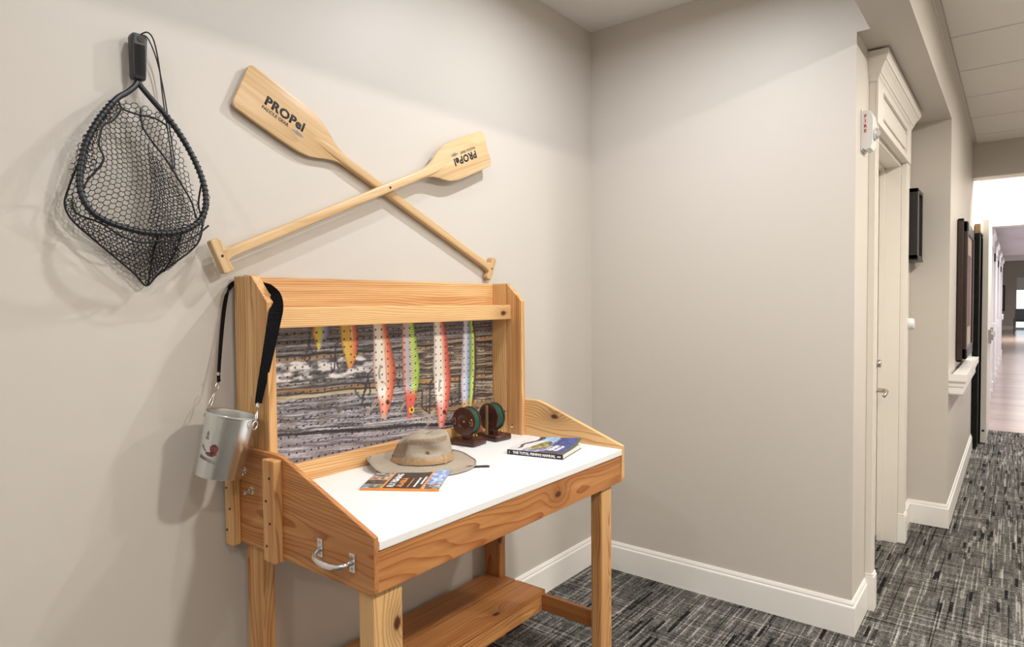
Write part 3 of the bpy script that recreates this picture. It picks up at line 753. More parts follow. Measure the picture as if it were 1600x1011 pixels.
lure([(90, 684), (250, 690), (400, 684), (520, 702), (640, 724), (742, 742)], [(90, 770), (200, 792), (400, 836), (500, 832), (600, 812), (742, 772)], 742,
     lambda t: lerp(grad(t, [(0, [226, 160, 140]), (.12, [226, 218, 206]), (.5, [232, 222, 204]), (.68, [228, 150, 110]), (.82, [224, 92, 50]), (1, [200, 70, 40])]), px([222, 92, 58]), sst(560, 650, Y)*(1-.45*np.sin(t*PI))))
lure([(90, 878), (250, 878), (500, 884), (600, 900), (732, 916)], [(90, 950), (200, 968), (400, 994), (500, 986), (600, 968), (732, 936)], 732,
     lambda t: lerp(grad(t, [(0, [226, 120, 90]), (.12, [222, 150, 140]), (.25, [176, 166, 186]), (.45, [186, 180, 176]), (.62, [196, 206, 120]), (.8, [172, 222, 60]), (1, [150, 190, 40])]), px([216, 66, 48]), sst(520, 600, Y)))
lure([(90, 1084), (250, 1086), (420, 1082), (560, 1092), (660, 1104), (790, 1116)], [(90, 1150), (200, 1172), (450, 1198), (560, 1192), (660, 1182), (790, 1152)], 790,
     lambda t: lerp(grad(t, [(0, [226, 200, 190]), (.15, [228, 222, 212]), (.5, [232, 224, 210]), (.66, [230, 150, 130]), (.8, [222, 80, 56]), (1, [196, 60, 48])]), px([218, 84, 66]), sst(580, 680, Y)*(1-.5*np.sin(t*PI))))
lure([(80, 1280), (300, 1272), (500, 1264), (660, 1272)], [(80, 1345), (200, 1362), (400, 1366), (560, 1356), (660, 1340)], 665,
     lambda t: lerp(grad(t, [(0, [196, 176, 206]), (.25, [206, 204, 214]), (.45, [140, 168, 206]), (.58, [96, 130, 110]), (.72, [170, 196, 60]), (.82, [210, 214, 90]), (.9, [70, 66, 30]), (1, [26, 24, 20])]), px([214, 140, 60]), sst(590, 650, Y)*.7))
# scale hatching, gills, fins, eyes
for k in range(26):
    y_ = 120+k*17; stroke([(915, y_), (945, y_+12), (972, y_-4)], 1.6, [96, 92, 60], .55)
    stroke([(1296, y_), (1325, y_+10)], 1.4, [90, 96, 130], .4)
stroke([(735, 385), (724, 430), (730, 470)], 6, [120, 106, 104], .6); stroke([(1125, 480), (1120, 550)], 6, [120, 106, 104], .6)
stroke([(735, 490), (765, 500), (785, 540), (770, 575)], 4, [222, 110, 110], .5); stroke([(1118, 580), (1150, 585)], 4, [222, 110, 110], .5)
stroke([(765, 270), (775, 480)], 2.5, [216, 96, 80], .6); stroke([(543, 130), (548, 210)], 4, [236, 220, 190], .8)
for (ex, ey, r_, c0) in ((563, 328, 12, [232, 180, 50]), (782, 625, 13, [120, 60, 30]), (940, 675, 17, [238, 190, 40]), (1155, 690, 12, [120, 60, 30])):
    dd = np.hypot(X-ex, (Y-ey)*.75); col = lerp(col, px(c0), 1-sst(r_-2, r_+2, dd)); col = lerp(col, px([16, 12, 12]), 1-sst(r_*.45-2, r_*.45+2, dd))
for (ex, ey) in ((757, 722), (860, 450)):
    dd = np.hypot(X-ex, Y-ey); col = lerp(col, px([186, 176, 164]), (1-sst(4, 8, np.abs(dd-14)))*.9)
colL = nlin(np.clip(col, 0, 255))
PY = np.full(GX.shape, 1.672)
ix0 = int(round((1.1106-.935)/st_)) % 12; iz0 = int(round((1.257-.850)/st_)) % 12
for dz in (-1, 0, 1):
    for dx in (-1, 0, 1):
        zi = np.arange(iz0+dz, nz-1, 12); xi = np.arange(ix0+dx, nx-1, 12); zi = zi[zi > 0]; xi = xi[xi > 0]
        q = np.ix_(zi, xi); k = .2 if dx and dz else 1.0
        colL[q] = colL[q]*(1-k)*.5+np.array([.006, .005, .005])*k  # shade inside the holes goes into the print colour
        if not (dx and dz): PY[q] = 1.675
pg = print_grid('pegboard', np.stack([GX, PY, GZ], -1), colL, 'print', B)
box('pegboard_backing', (.935, 1.6785, .85), (1.9952, 1.684, 1.3215), 'cedar', B)
set_grain(bpy.context.scene.objects[C.objects[-1].name], 'x', .4)

# ================================================================== paddles on the wall
def paddle(name, tip, grip, yc, label, tone, flip):
    """tip and grip: (x, z) of blade end and grip end"""
    t = Vector((tip[0], 0, tip[1])); g_ = Vector((grip[0], 0, grip[1])); Lg = (g_-t).length
    ux = (g_-t).normalized(); uz = Vector((0, -1, 0)); uy = uz.cross(ux)
    R = Matrix((ux, uy, uz)).transposed()
    e = empty(name, (tip[0], yc, tip[1]), label, 'paddle', 'crossed paddles on the wall'); e.rotation_euler = R.to_euler()
    bm = bmesh.new()
    half = [(.000, .058), (.004, .066), (.012, .0700), (.08, .0715), (.17, .0715), (.225, .0690), (.262, .0610), (.292, .0470), (.318, .0330), (.340, .0235), (.365, .0175), (.40, .0145)]
    outl = [(x, -w) for x, w in half]+[(x, w) for x, w in reversed(half)]
    add_prism(bm, outl, 2, -.0065, .0065, .0028)
    n = 24; rings = []
    for (x, hw, ht) in [(.22, .004, .0060), (.27, .010, .0068), (.31, .0135, .0085), (.35, .0148, .0105), (.40, .0150, .0120), (.6, .0148, .0124), (.9, .0142, .0122), (Lg-.050, .0142, .0122), (Lg-.036, .0165, .0125), (Lg-.024, .0215, .0125)]:
        ring = []
        for j in range(n):
            a = 2*PI*(j+.5)/n; ca, sa = math.cos(a), math.sin(a); ex = .42
            ring.append(bm.verts.new((x, hw*math.copysign(abs(ca)**ex, ca), ht*math.copysign(abs(sa)**ex, sa))))
        rings.append(ring)
    for a, b_ in zip(rings, rings[1:]):
        for j in range(n): bm.faces.new((a[j], a[(j+1) % n], b_[(j+1) % n], b_[j]))
    bm.faces.new(rings[0][::-1]); bm.faces.new(rings[-1])
    sh = link('blade_and_shaft', from_bm(bm), 'ash', e, False, True); sharp(sh.data, 32)
    gr = prism('t_grip', [(Lg-.026, -.018), (Lg-.030, -.040), (Lg-.026, -.047), (Lg-.004, -.047), (Lg, -.043), (Lg, .043), (Lg-.004, .047), (Lg-.026, .047), (Lg-.030, .040), (Lg-.026, .018)], 2, -.0125, .0125, 'ash', e, .0035, world=False)
    for o_, ln_ in ((sh, 0), (gr, 1)):
        n_ = len(o_.data.vertices); co = np.empty(n_*3); o_.data.vertices.foreach_get('co', co); co = co.reshape(-1, 3).copy()
        if ln_: co = co[:, [1, 0, 2]]
        co += np.array([GR[0], math.floor(GR[0]*7)+.5+.028, math.floor(GR[0]*3)+.5+.07]); GR[0] += 1.3
        at = o_.data.attributes.new('grain', 'FLOAT_VECTOR', 'POINT'); at.data.foreach_set('vector', co.astype(np.float32).ravel()); o_['tone'] = tone
    zt = .0066
    sgn = 1
    # lettering reads from the blade end towards the shaft
    text('lettering', 'PROPel', .0365, basis((.145, .004, zt), (1, 0, 0), (0, 1, 0)), 'black_print', e, .0017, 1.08, False, 1.12)
    text('lettering', 'PADDLE GEAR', .0130, basis((.120, -.0195, zt), (1, 0, 0), (0, 1, 0)), 'black_print', e, .0004, 1.0, False, 1.08)
    bm = bmesh.new()
    pts = []
    for k in range(17): u = k/16; pts.append((.178+.044*u, -.0215+.0055*math.sin(PI*u)*(1)))
    for k in range(15, 0, -1): u = k/16; pts.append((.178+.044*u, -.0215-.0060*math.sin(PI*u)))
    add_prism(bm, pts, 2, zt, zt+.0003)
    link('emblem', from_bm(bm), 'logo_grey', e, False)
    lathe('screw', [(.0040, 0), (.0035, .001), (0, .0015)], 'screwhole', e, 10, (Lg-.014, 0, .0125), 'Z', False)
    if flip: lathe('screw', [(.0045, 0), (.004, .001), (0, .0015)], 'screwhole', e, 10, (.56, 0, .0125), 'Z', False)
    return e
paddle('paddle', (.9405, 1.950), (2.012, 1.4755), 1.6885, 'canoe paddle with its blade at upper left, lying behind the other', .66, False)
paddle('paddle', (1.955, 1.958), (.848, 1.4655), 1.6630, 'canoe paddle with its blade at upper right, crossing in front of the other', .50, True)

# ================================================================== landing net
def wpt(px_, y): pass
NE = empty('landing_net', (.675, 1.69, 1.39), 'black landing net with teardrop hoop hung on the wall left of the paddles', 'fishing net')
def yh(z): return 1.676-(1.885-z)*.20          # the hoop leans out from the wall towards its foot
hoopL = [(.672, 1.883), (.664, 1.868), (.645, 1.848), (.622, 1.828), (.598, 1.796), (.573, 1.758), (.548, 1.708), (.533, 1.655), (.526, 1.605), (.531, 1.574)]
hoopB = [(.545, 1.549), (.570, 1.532), (.605, 1.520), (.645, 1.513), (.685, 1.513), (.725, 1.519), (.760, 1.534), (.787, 1.558)]
hoopR = [(.802, 1.590), (.806, 1.630), (.799, 1.675), (.783, 1.722), (.760, 1.768), (.733, 1.808), (.707, 1.838), (.690, 1.858), (.679, 1.872), (.674, 1.883)]
hoop = hoopL+hoopB+hoopR
hoop3 = [Vector((x, yh(z), z)) for x, z in hoop]
def smooth_path(pts, m=4, closed=False):
    out = []; n = len(pts)
    for i in range(n if closed else n-1):
        p0 = pts[(i-1) % n] if (closed or i > 0) else pts[i]; p1 = pts[i]; p2 = pts[(i+1) % n]
        p3 = pts[(i+2) % n] if (closed or i+2 < n) else p2
        for k in range(m):
            t = k/m
            out.append(.5*((2*p1)+(p2-p0)*t+(2*p0-5*p1+4*p2-p3)*t*t+(3*p1-p0-3*p2+p3)*t**3))
    if not closed: out.append(pts[-1])
    return out
hs = smooth_path(hoop3, 4)
bm = bmesh.new(); add_tube(bm, hs, .0066, 10); link('hoop', from_bm(bm), 'grip', NE, True, True)
# handle
hd = prism('handle', [(.6585, 1.886), (.6565, 1.985), (.661, 1.996), (.690, 1.996), (.6935, 1.985), (.6885, 1.886)], 1, 1.663, 1.689, 'grip', NE, .006)
for k in range(18):
    z = 1.895+k*.0042
    tube('grip_rib', [(.662, 1.6625, z), (.674, 1.6605, z), (.686, 1.6625, z)], .0013, 'black', hd, 5)
lathe('hang_hole', [(.003, 0), (.0075, 0), (.0075, .002), (.003, .002)], 'screwhole', hd, 16, (.677, 1.663, 1.982), '-Y')
# lanyard
ly = [Vector(p) for p in ((.678, 1.664, 1.994), (.690, 1.655, 2.000), (.706, 1.66, 1.985), (.722, 1.672, 1.93), (.731, 1.678, 1.86), (.738, 1.672, 1.78), (.741, 1.66, 1.71), (.741, 1.655, 1.682), (.745, 1.655, 1.70), (.741, 1.672, 1.80), (.734, 1.68, 1.88), (.722, 1.682, 1.945), (.704, 1.676, 1.985), (.690, 1.670, 1.996), (.678, 1.668, 1.99))]
tube('lanyard', smooth_path(ly, 4), .0017, 'black', NE, 6)
# netting: a bag of two sheets, one lying back against the wall, one dropping from the front of the hoop
def resample(pts, n, closed=True):
    P = [Vector(p) for p in pts]+([Vector(pts[0])] if closed else [])
    d_ = [0]
    for a, b_ in zip(P, P[1:]): d_.append(d_[-1]+(b_-a).length)
    out = []; j = 0
    m = n if closed else n-1
    for i in range(n):
        s = d_[-1]*i/m
        while j < len(P)-2 and d_[j+1] < s: j += 1
        out.append(P[j].lerp(P[j+1], (s-d_[j])/max(1e-9, d_[j+1]-d_[j])))
    return out
def inside(p, poly):
    r_ = False; n = len(poly)
    for i in range(n):
        (x0, z0), (x1, z1) = poly[i], poly[(i+1) % n]
        if (z0 > p[1]) != (z1 > p[1]) and p[0] < (x1-x0)*(p[1]-z0)/(z1-z0)+x0: r_ = not r_
    return r_
LOW = [(.520, 1.600), (.514, 1.566), (.530, 1.532), (.575, 1.490), (.620, 1.450), (.655, 1.418), (.681, 1.390), (.706, 1.416), (.745, 1.446), (.790, 1.482), (.815, 1.515), (.822, 1.560), (.813, 1.605)]
back_poly = [(.622, 1.830), (.598, 1.800), (.570, 1.762), (.545, 1.712), (.529, 1.655)]+LOW+[(.805, 1.660), (.786, 1.722), (.762, 1.770), (.735, 1.812), (.705, 1.822), (.672, 1.835), (.645, 1.834)]
front_poly = LOW+[(.808, 1.62), (.800, 1.585), (.785, 1.556), (.758, 1.532), (.725, 1.517), (.685, 1.510), (.645, 1.510), (.605, 1.517), (.568, 1.530), (.543, 1.548), (.528, 1.575), (.524, 1.62)]
fold_poly = [(.683, 1.735), (.704, 1.708), (.732, 1.668), (.757, 1.620), (.778, 1.575), (.772, 1.53), (.735, 1.44), (.705, 1.415), (.684, 1.393), (.678, 1.45), (.676, 1.60)]
def hex_edges(poly, cell, ang, warp, depth, squeeze=1.0):
    ed = []; ca, sa = math.cos(ang), math.sin(ang); c0 = (.67, 1.6)
    w, h_ = cell, cell*.87*squeeze; n = int(.62/cell)
    def pt(i, j):
        u, v = i*w*.5, j*h_
        x = c0[0]+u*ca-v*sa; z = c0[1]+u*sa+v*ca
        return warp(x, z)
    for j in range(-n, n):
        for i in range(-2*n, 2*n):
            if (i+j) % 2: continue
            # brick-like hexagon: a lower-left slope, a lower-right slope and an upright from every node
            a = pt(i, j+.18); b_ = pt(i+1, j-.18); c_ = pt(i-1, j-.18); d_ = pt(i, j+.82)
            for q in (b_, c_, d_):
                if inside(a, poly) and inside(q, poly):
                    ed.append((Vector((a[0], depth(*a), a[1])), Vector((q[0], depth(*q), q[1]))))
    return ed
def warp1(x, z): return (x+.008*math.sin(z*24+x*9)+.004*math.sin(x*40), z+.007*math.sin(x*22+z*8))
def warp2(x, z): return (x+.010*math.sin(z*30+x*14), z+.008*math.sin(x*31+z*11))
def dback(x, z): return min(1.6965, 1.682+.008*math.sin(x*38+z*12)+.006*math.sin(z*27))
def zlow(x):
    zz_ = 1.6
    for (x0, z0), (x1, z1) in zip(LOW, LOW[1:]):
        if min(x0, x1) <= x <= max(x0, x1) and abs(x1-x0) > 1e-6: zz_ = min(zz_, z0+(z1-z0)*(x-x0)/(x1-x0))
    return zz_
def dfront(x, z):
    k = max(0, min(1, (z-zlow(x))/.11)); return 1.676-(1.676-yh(1.52))*k+.005*math.sin(x*50)
def dfold(x, z): return 1.655+.010*math.sin(x*70+z*20)-.010*math.sin((z-1.39)*9)
def strand_mesh(name, ed, r, mat, parent):
    V = []; F = []
    for a, b_ in ed:
        d_ = b_-a
        if d_.length < 1e-5: continue
        u, v = frame_at(d_); k = len(V)
        for p in (a, b_):
            for j in range(3):
                an = 2*PI*j/3; V.append(p+(u*math.cos(an)+v*math.sin(an))*r)
        for j in range(3): F.append((k+j, k+(j+1) % 3, k+3+(j+1) % 3, k+3+j))
    me = bpy.data.meshes.new(name); me.from_pydata([tuple(v) for v in V], [], F); me.update()
    o_ = link(name, me, mat, parent); o_['kind'] = 'stuff'; return o_
strand_mesh('netting_back', hex_edges(back_poly, .0125, .42, warp1, dback), .00105, 'net', NE)
strand_mesh('netting_front', hex_edges(front_poly, .0092, -.30, warp2, dfront, .9), .00105, 'net', NE)
strand_mesh('netting_fold', hex_edges(fold_poly, .0088, -.5, warp2, dfold, .85), .00105, 'net', NE)
side_l = [(.529, 1.66), (.545, 1.71), (.570, 1.76), (.598, 1.80), (.622, 1.83), (.635, 1.812), (.612, 1.778), (.586, 1.752), (.574, 1.72), (.566, 1.695), (.572, 1.668), (.56, 1.645), (.54, 1.632)]
strand_mesh('netting_front', hex_edges(side_l, .0095, .9, warp2, lambda x, z: yh(z)+.012, .9), .00105, 'net', NE)
# a gathered edge cord and seams
seams = [
    [(.625, 1.664, 1.822), (.632, 1.66, 1.805), (.665, 1.656, 1.798), (.700, 1.656, 1.798), (.730, 1.655, 1.785)],
    [(.630, 1.66, 1.806), (.612, 1.655, 1.775), (.583, 1.64, 1.752), (.572, 1.63, 1.726), (.566, 1.62, 1.700), (.573, 1.615, 1.672), (.562, 1.62, 1.648), (.545, 1.622, 1.625), (.531, 1.617, 1.60)],
    [(.672, 1.662, 1.815), (.672, 1.656, 1.775), (.690, 1.652, 1.742), (.722, 1.648, 1.700), (.752, 1.642, 1.648), (.776, 1.635, 1.600), (.778, 1.62, 1.560)],
    [(.682, 1.605, 1.512), (.684, 1.64, 1.470), (.681, 1.668, 1.392)],
    [(.516, 1.64, 1.575), (.520, 1.625, 1.545), (.560, 1.61, 1.527), (.600, 1.60, 1.500), (.640, 1.60, 1.488), (.684, 1.60, 1.495), (.735, 1.605, 1.492), (.775, 1.615, 1.515), (.815, 1.63, 1.545)],
    [(.529, 1.63, 1.66)]+[(x, 1.676, z) for x, z in LOW]+[(.804, 1.635, 1.66)],
    [(.745, 1.62, 1.530), (.738, 1.64, 1.480), (.715, 1.66, 1.425)],
]
for s_ in seams: tube('edge_cord', smooth_path([Vector(p) for p in s_], 4), .0024, 'net', NE, 5)
ls = resample([p for p in hs if p.z < 1.82], 70, False)
V = []
for a, b_ in zip(ls, ls[1:]):
    d_ = (b_-a).normalized(); u, v = frame_at(d_)
    V += [(a+(u*math.cos(t)+v*math.sin(t))*.0080, a+d_*.002+(u*math.cos(t+.9)+v*math.sin(t+.9))*.0080) for t in np.linspace(0, 2*PI, 7)[:-1]]
strand_mesh('hoop_lacing', V, .0012, 'net', NE)

# ================================================================== galvanised bucket on its strap
BK = empty('hanging_bucket', (.803, 1.585, .911), 'galvanised bucket with dark red emblem hung by a black strap from the bench', 'bucket', rot=(math.radians(7), math.radians(11), 0))
Rt, Rb, Hb = .0610, .0555, .157
lathe('bucket_body', [(0, .006), (Rb-.003, .006), (Rb-.001, 0), (Rb, 0), (Rb, .004), (Rt, Hb-.004), (Rt+.0022, Hb-.004), (Rt+.003, Hb-.001), (Rt+.002, Hb+.002), (Rt-.0005, Hb+.001), (Rt-.0015, Hb-.004), (Rb-.0015, .010), (0, .009)], 'galv', BK, 48, (0, 0, 0), 'Z', False)
def cyl(a, z, off=.0006):
    r_ = Rb+(Rt-Rb)*z/Hb+off; return Vector((r_*math.cos(a), r_*math.sin(a), z))
def patch(name, pts, mat):
    """polygon given in (arc metres from the emblem centre, height), laid on the curved wall"""
    bm = bmesh.new(); A0 = math.radians(-154)
    cx_ = sum(p[0] for p in pts)/len(pts); cz_ = sum(p[1] for p in pts)/len(pts)
    c = bm.verts.new(cyl(A0+cx_/.064, cz_)); vs = [bm.verts.new(cyl(A0+p[0]/.064, p[1])) for p in pts]
    for i in range(len(vs)): bm.faces.new((c, vs[i], vs[(i+1) % len(vs)]))
    return link(name, from_bm(bm), mat, BK, False)
ell = lambda cx_, cz_, a, b_, n=14, ph=0: [(cx_+a*math.cos(2*PI*k/n+ph)*(1+.18*math.sin(3*2*PI*k/n)), cz_+b_*math.sin(2*PI*k/n)) for k in range(n)]
patch('emblem', ell(.013, .072, .011, .014), 'logo_red')
patch('emblem', ell(.006, .060, .016, .005), 'logo_red')
patch('emblem', [(-.014, .116), (-.018, .106), (-.015, .106), (-.021, .094), (-.008, .094), (-.012, .106), (-.009, .106)], 'logo_grey')
patch('emblem', [(-.026, .080), (-.016, .070), (-.006, .064), (-.016, .065), (-.028, .074)], 'logo_grey')
patch('emblem', [(.026, .050), (.031, .058), (.032, .048), (.027, .045)], 'logo_grey')
A0 = math.radians(-154)
tube('emblem_script', [cyl(A0+(-.030+.0030*k)/.064, .050-.0005*k+(.005 if k % 2 else -.004)) for k in range(19)], .0008, 'logo_grey', BK, 4, world=False)
Rm = BK.rotation_euler.to_matrix().to_4x4()
def bk_world(p): return Vector((.803, 1.585, .911))+(Rm @ Vector(p))
EA = math.radians(-62)
def ear(a): return Vector((Rt*math.cos(a), Rt*math.sin(a), Hb-.014))
inv = lambda w: Rm.inverted() @ (Vector(w)-Vector((.803, 1.585, .911)))
for a, up_to in ((EA, (.893, 1.545, 1.090)), (EA+PI, (.840, 1.640, 1.145))):
    e0 = ear(a); n_ = Vector((math.cos(a), math.sin(a), 0)); tdir = Vector((-math.sin(a), math.cos(a), 0))
    bm = bmesh.new(); add_tube(bm, [e0+n_*(.004+.010*math.sin(t)*0)+tdir*.011*math.cos(t)+Vector((0, 0, .011*math.sin(t)))+n_*.004 for t in np.linspace(0, 2*PI, 19)[:-1]], .0016, 6, True)
    rg = link('ring', from_bm(bm), 'chrome', BK, False, True)
    lathe('ear_rivet', [(.006, 0), (.005, .002), (0, .003)], 'chrome', BK, 12, tuple(e0+n_*.0), 'Z', False)
    top = inv(up_to); st0 = e0+n_*.008+Vector((0, 0, .010)); dv = top-st0
    q = [st0+dv*t for t in (0, .25, .5, .62)]
    side = dv.cross(n_).normalized()*.004
    bm = bmesh.new(); add_tube(bm, [q[0]+side, q[1]+side*1.6, q[2]+side*.6, q[3], q[2]-side*.6, q[1]-side*1.6, q[0]-side], .0014, 6, True)
    link('snap_hook', from_bm(bm), 'chrome', BK, False, True)
    bm = bmesh.new(); c0 = st0+dv*.78; ax = dv.normalized()
    add_tube(bm, [c0+ax*.010*math.cos(t)+side*1.9*math.sin(t) for t in np.linspace(0, 2*PI, 15)[:-1]], .0013, 6, True)
    link('swivel_ring', from_bm(bm), 'chrome', BK, False, True)
def ribbon(name, pts, wd, hw, th, mat, parent):
    """pts world path, wd width directions, hw half widths"""
    P = smooth_path([Vector(p) for p in pts], 5); Wd = smooth_path([Vector(p) for p in wd], 5); Hw = smooth_path([Vector((w, 0, 0)) for w in hw], 5)
    bm = bmesh.new(); rings = []
    for i, p in enumerate(P):
        d_ = (P[min(i+1, len(P)-1)]-P[max(i-1, 0)]).normalized(); w = Wd[i]-d_*Wd[i].dot(d_); w.normalize(); nn = d_.cross(w); h_ = Hw[i].x
        rings.append([bm.verts.new(inv(p+w*h_*a+nn*th*b_)) for a, b_ in ((-1, -1), (1, -1), (1, 1), (-1, 1))])
    for a, b_ in zip(rings, rings[1:]):
        for j in range(4): bm.faces.new((a[j], a[(j+1) % 4], b_[(j+1) % 4], b_[j]))
    bm.faces.new(rings[0][::-1]); bm.faces.new(rings[-1])
    return link(name, from_bm(bm), mat, parent, False)
sp = ribbon('strap', [(.842, 1.645, 1.140), (.8455, 1.655, 1.158), (.871, 1.680, 1.283), (.889, 1.692, 1.358), (.9045, 1.6965, 1.392), (.920, 1.6970, 1.405), (.9385, 1.6950, 1.416), (.9385, 1.680, 1.4210), (.9385, 1.662, 1.4205), (.9365, 1.63, 1.405), (.9365, 1.585, 1.392), (.9365, 1.540, 1.378), (.934, 1.517, 1.345), (.922, 1.511, 1.300), (.906, 1.522, 1.20), (.895, 1.540, 1.110), (.8935, 1.545, 1.085)],
       [(.3, -1, 0), (.3, -1, 0), (.3, -1, 0), (.4, -.6, .5), (0, 0, 1), (-.3, 0, 1), (-.8, 0, .6), (1, 0, 0), (1, 0, .2), (0, .2, 1), (0, .3, 1), (0, .6, .8), (.5, -.6, .3), (.8, -.3, .2), (.9, -.2, .1), (1, -.2, 0), (1, -.2, 0)],
       [.005, .005, .006, .006, .006, .005, .004, .004, .004, .006, .010, .013, .017, .017, .014, .010, .009], .0011, 'webbing', BK)
lathe('strap_stud', [(.005, 0), (.004, .002), (0, .003)], 'chrome', sp, 12, tuple(inv((.8435, 1.6515, 1.160))), '-Y', False)

# ================================================================== things on the table
ZT = .8185
# ---- magazine
mo = Vector((1.1328, 1.4413, ZT)); mu = Vector((.5533, -.8330, 0)); mv = Vector((.8330, .5533, 0))
MG = empty('fishing_magazine', tuple(mo), 'orange spined fishing paperback with dark cover lying under the hat brim', 'book')
W_, D_, T_ = .2256, .205, .0075
def quadbox(name, o_, ux, uy, w, d_, z0, z1, mat, parent, bev=.0006):
    bm = bmesh.new(); add_box(bm, (0, 0, z0), (w, d_, z1), bev)
    me = from_bm(bm, name); me.transform(basis(o_, ux, uy)); return link(name, me, mat, parent)
quadbox('page_block', mo, mu, mv, W_-.002, D_-.002, .0008, T_-.0005, 'paper', MG)
quadbox('spine', mo-mv*.0006, mu, mv, W_, .0012, 0, T_, 'orange', MG, .0003)
n1, n2 = 112, 90
U, V_ = np.meshgrid(np.linspace(0, 1, n1), np.linspace(0, 1, n2))
c = np.zeros(U.shape+(3,))+np.array([44., 34., 38.])
nz_ = fbm(U*24, V_*20, 60, 4)
def rect(u0, u1, v0, v1, a, b_):
    global c
    m = (U >= u0) & (U < u1) & (V_ >= v0) & (V_ < v1); k = np.clip((nz_-.3)*2.2, 0, 1)[..., None]
    c[m] = (np.array(a, float)*(1-k)+np.array(b_, float)*k)[m]
rect(0, .26, 0, .16, [60, 70, 60], [190, 200, 190]); rect(0, .10, 0, .16, [90, 130, 170], [200, 216, 226])
rect(0, .26, .19, .40, [30, 36, 26], [110, 96, 84]); rect(0, .26, .43, 1, [80, 66, 50], [226, 216, 210])
rect(.79, 1, 0, .22, [30, 34, 36], [226, 228, 236]); rect(.79, 1, .25, 1, [96, 140, 206], [236, 242, 250])
OR = np.array([232., 150., 62.])
c[(U < .26) & (((V_ >= .16) & (V_ < .19)) | ((V_ >= .40) & (V_ < .43)))] = OR
c[(U > .79) & (V_ >= .22) & (V_ < .25)] = OR
c[((U >= .26) & (U < .285)) | ((U >= .765) & (U < .79))] = OR
P = np.array(mo)[None, None]+U[..., None]*W_*np.array(mu)+V_[..., None]*D_*np.array(mv); P[..., 2] = ZT+T_
cv = print_grid('front_cover', P, nlin(c), 'cover', MG)
zz = ZT+T_+.0003
def mtext(s, u, v, size, mat, bold=.0006, sx=1):
    o_ = mo+mu*(u*W_)+mv*(v*D_); o_.z = zz
    text('lettering', s, size, basis(o_, mv, -mu), mat, MG, bold, 1.0, True, sx)
mtext('FLY FISHING', .365, .40, .027, 'white_ink', .0009, .92); mtext('ALASKA', .475, .30, .025, 'orange', .0009, 1.0)
for (u, v0, ws) in ((.655, .08, (.018, .012, .022, .010, .016)), (.72, .22, (.014, .020, .012, .018))):      # small type, too fine to read
    q = v0*D_
    for w in ws:
        quadbox('small_type', mo+mu*(u*W_)+mv*q+Vector((0, 0, T_)), mu, mv, .0055, w, .0001, .0006, 'white_ink', MG, 0); q += w+.004
quadbox('rule_line', mo+mu*(.58*W_)+mv*.012+Vector((0, 0, T_)), mu, mv, .0025, .09, .0001, .0006, 'orange', MG, 0)

# ---- the thick paperback with a curling cover
bo = Vector((1.7175, 1.3785, ZT)); bu = Vector((.2130, -.9770, 0)); bv = Vector((.9770, .2130, 0))
BW, BD, BT = .2065, .186, .0165
FB = empty('fishing_manual', tuple(bo), 'thick fishing manual with black lettered spine and blue cover near the right end', 'book')
quadbox('page_block', bo+bv*.002, bu, bv, BW-.003, BD-.006, .0008, BT-.0012, 'paper', FB)
quadbox('spine', bo-bv*.001, bu, bv, BW, .003, 0, BT, 'blackcover', FB, .0008)
quadbox('back_cover', bo, bu, bv, BW, BD, 0, .0009, 'blackcover', FB, 0)
n1, n2 = 110, 100
U, V_ = np.meshgrid(np.linspace(0, 1, n1), np.linspace(0, 1, n2))
nz_ = fbm(U*18, V_*14, 70, 4)
c = np.zeros(U.shape+(3,))+np.array([222., 222., 226.])
k = np.clip((nz_-.35)*2.4, 0, 1)[..., None]
blue = np.array([52., 66., 136.])*(.75+.5*k)
wb = np.clip((U-.50-.10*(V_-.5)+.12*(nz_-.5))/.10, 0, 1)[..., None]; c = c*(1-wb)+blue*wb
sky = ((V_ > .80) & (U > .28) & (U < .60)); c[sky] = (np.array([150., 190., 236.])*(.9+.2*k))[sky]
mt_ = np.abs(U-(.06+.20*V_+.05*np.sin(V_*9))) < .045*(.4+V_)*(nz_+.3); c[mt_ & (V_ > .15)] = np.array([62., 58., 52.])
wt = (np.abs(V_-.12) < .16) & (U > .25) & (U < .62); c[wt] = (np.array([90., 120., 190.])*(1-k)+np.array([226., 206., 180.])*k)[wt]
fx = (U-.44)/.13; fy = (V_-.47)/.34; fish = (fx-.35*fy)**2+fy**2 < 1+.35*(nz_-.5)
c[fish] = (np.array([92., 84., 50.])*(1-k)+np.array([206., 198., 120.])*k)[fish]
br = (V_ < .10) & (U > .55); c[br] = np.array([86., 66., 58.])
edge = U > .93; c[edge] = np.array([70., 86., 84.])
curl = lambda u, v: BT+.0006+.020*np.clip((v-.45)/.55, 0, 1)**2*(.35+.65*u)+.0015*np.sin(v*PI)
P = np.array(bo)[None, None]+U[..., None]*BW*np.array(bu)+(V_*BD)[..., None]*np.array(bv); P[..., 2] = ZT+curl(U, V_)
print_grid('front_cover', P, nlin(c), 'cover', FB)
P2 = P.copy(); P2[..., 2] -= .0006; print_grid('cover_underside', P2, nlin(np.zeros_like(c)+np.array([96., 90., 84.])), 'cover', FB)
for j in range(5):
    P3 = P[::6, ::8].copy(); P3[..., 2] = ZT+BT-.0012+(P3[..., 2]-ZT-BT)*(.16*j)
    print_grid('page', P3, nlin(np.zeros(P3.shape)+np.array([206., 198., 184.])), 'cover', FB)
text('lettering', 'THE TOTAL FISHING MANUAL', .0118, basis(bo+bu*(BW*.49)-bv*.0016+Vector((0, 0, BT*.5)), bu, (0, 0, 1)), 'white_ink', FB, .0005, 1.0, True, .98)
quadbox('spine_mark', bo+bu*(BW*.040)-bv*.0016, bu, bv, .0016, .0006, .004, .0125, 'white_ink', FB, 0)
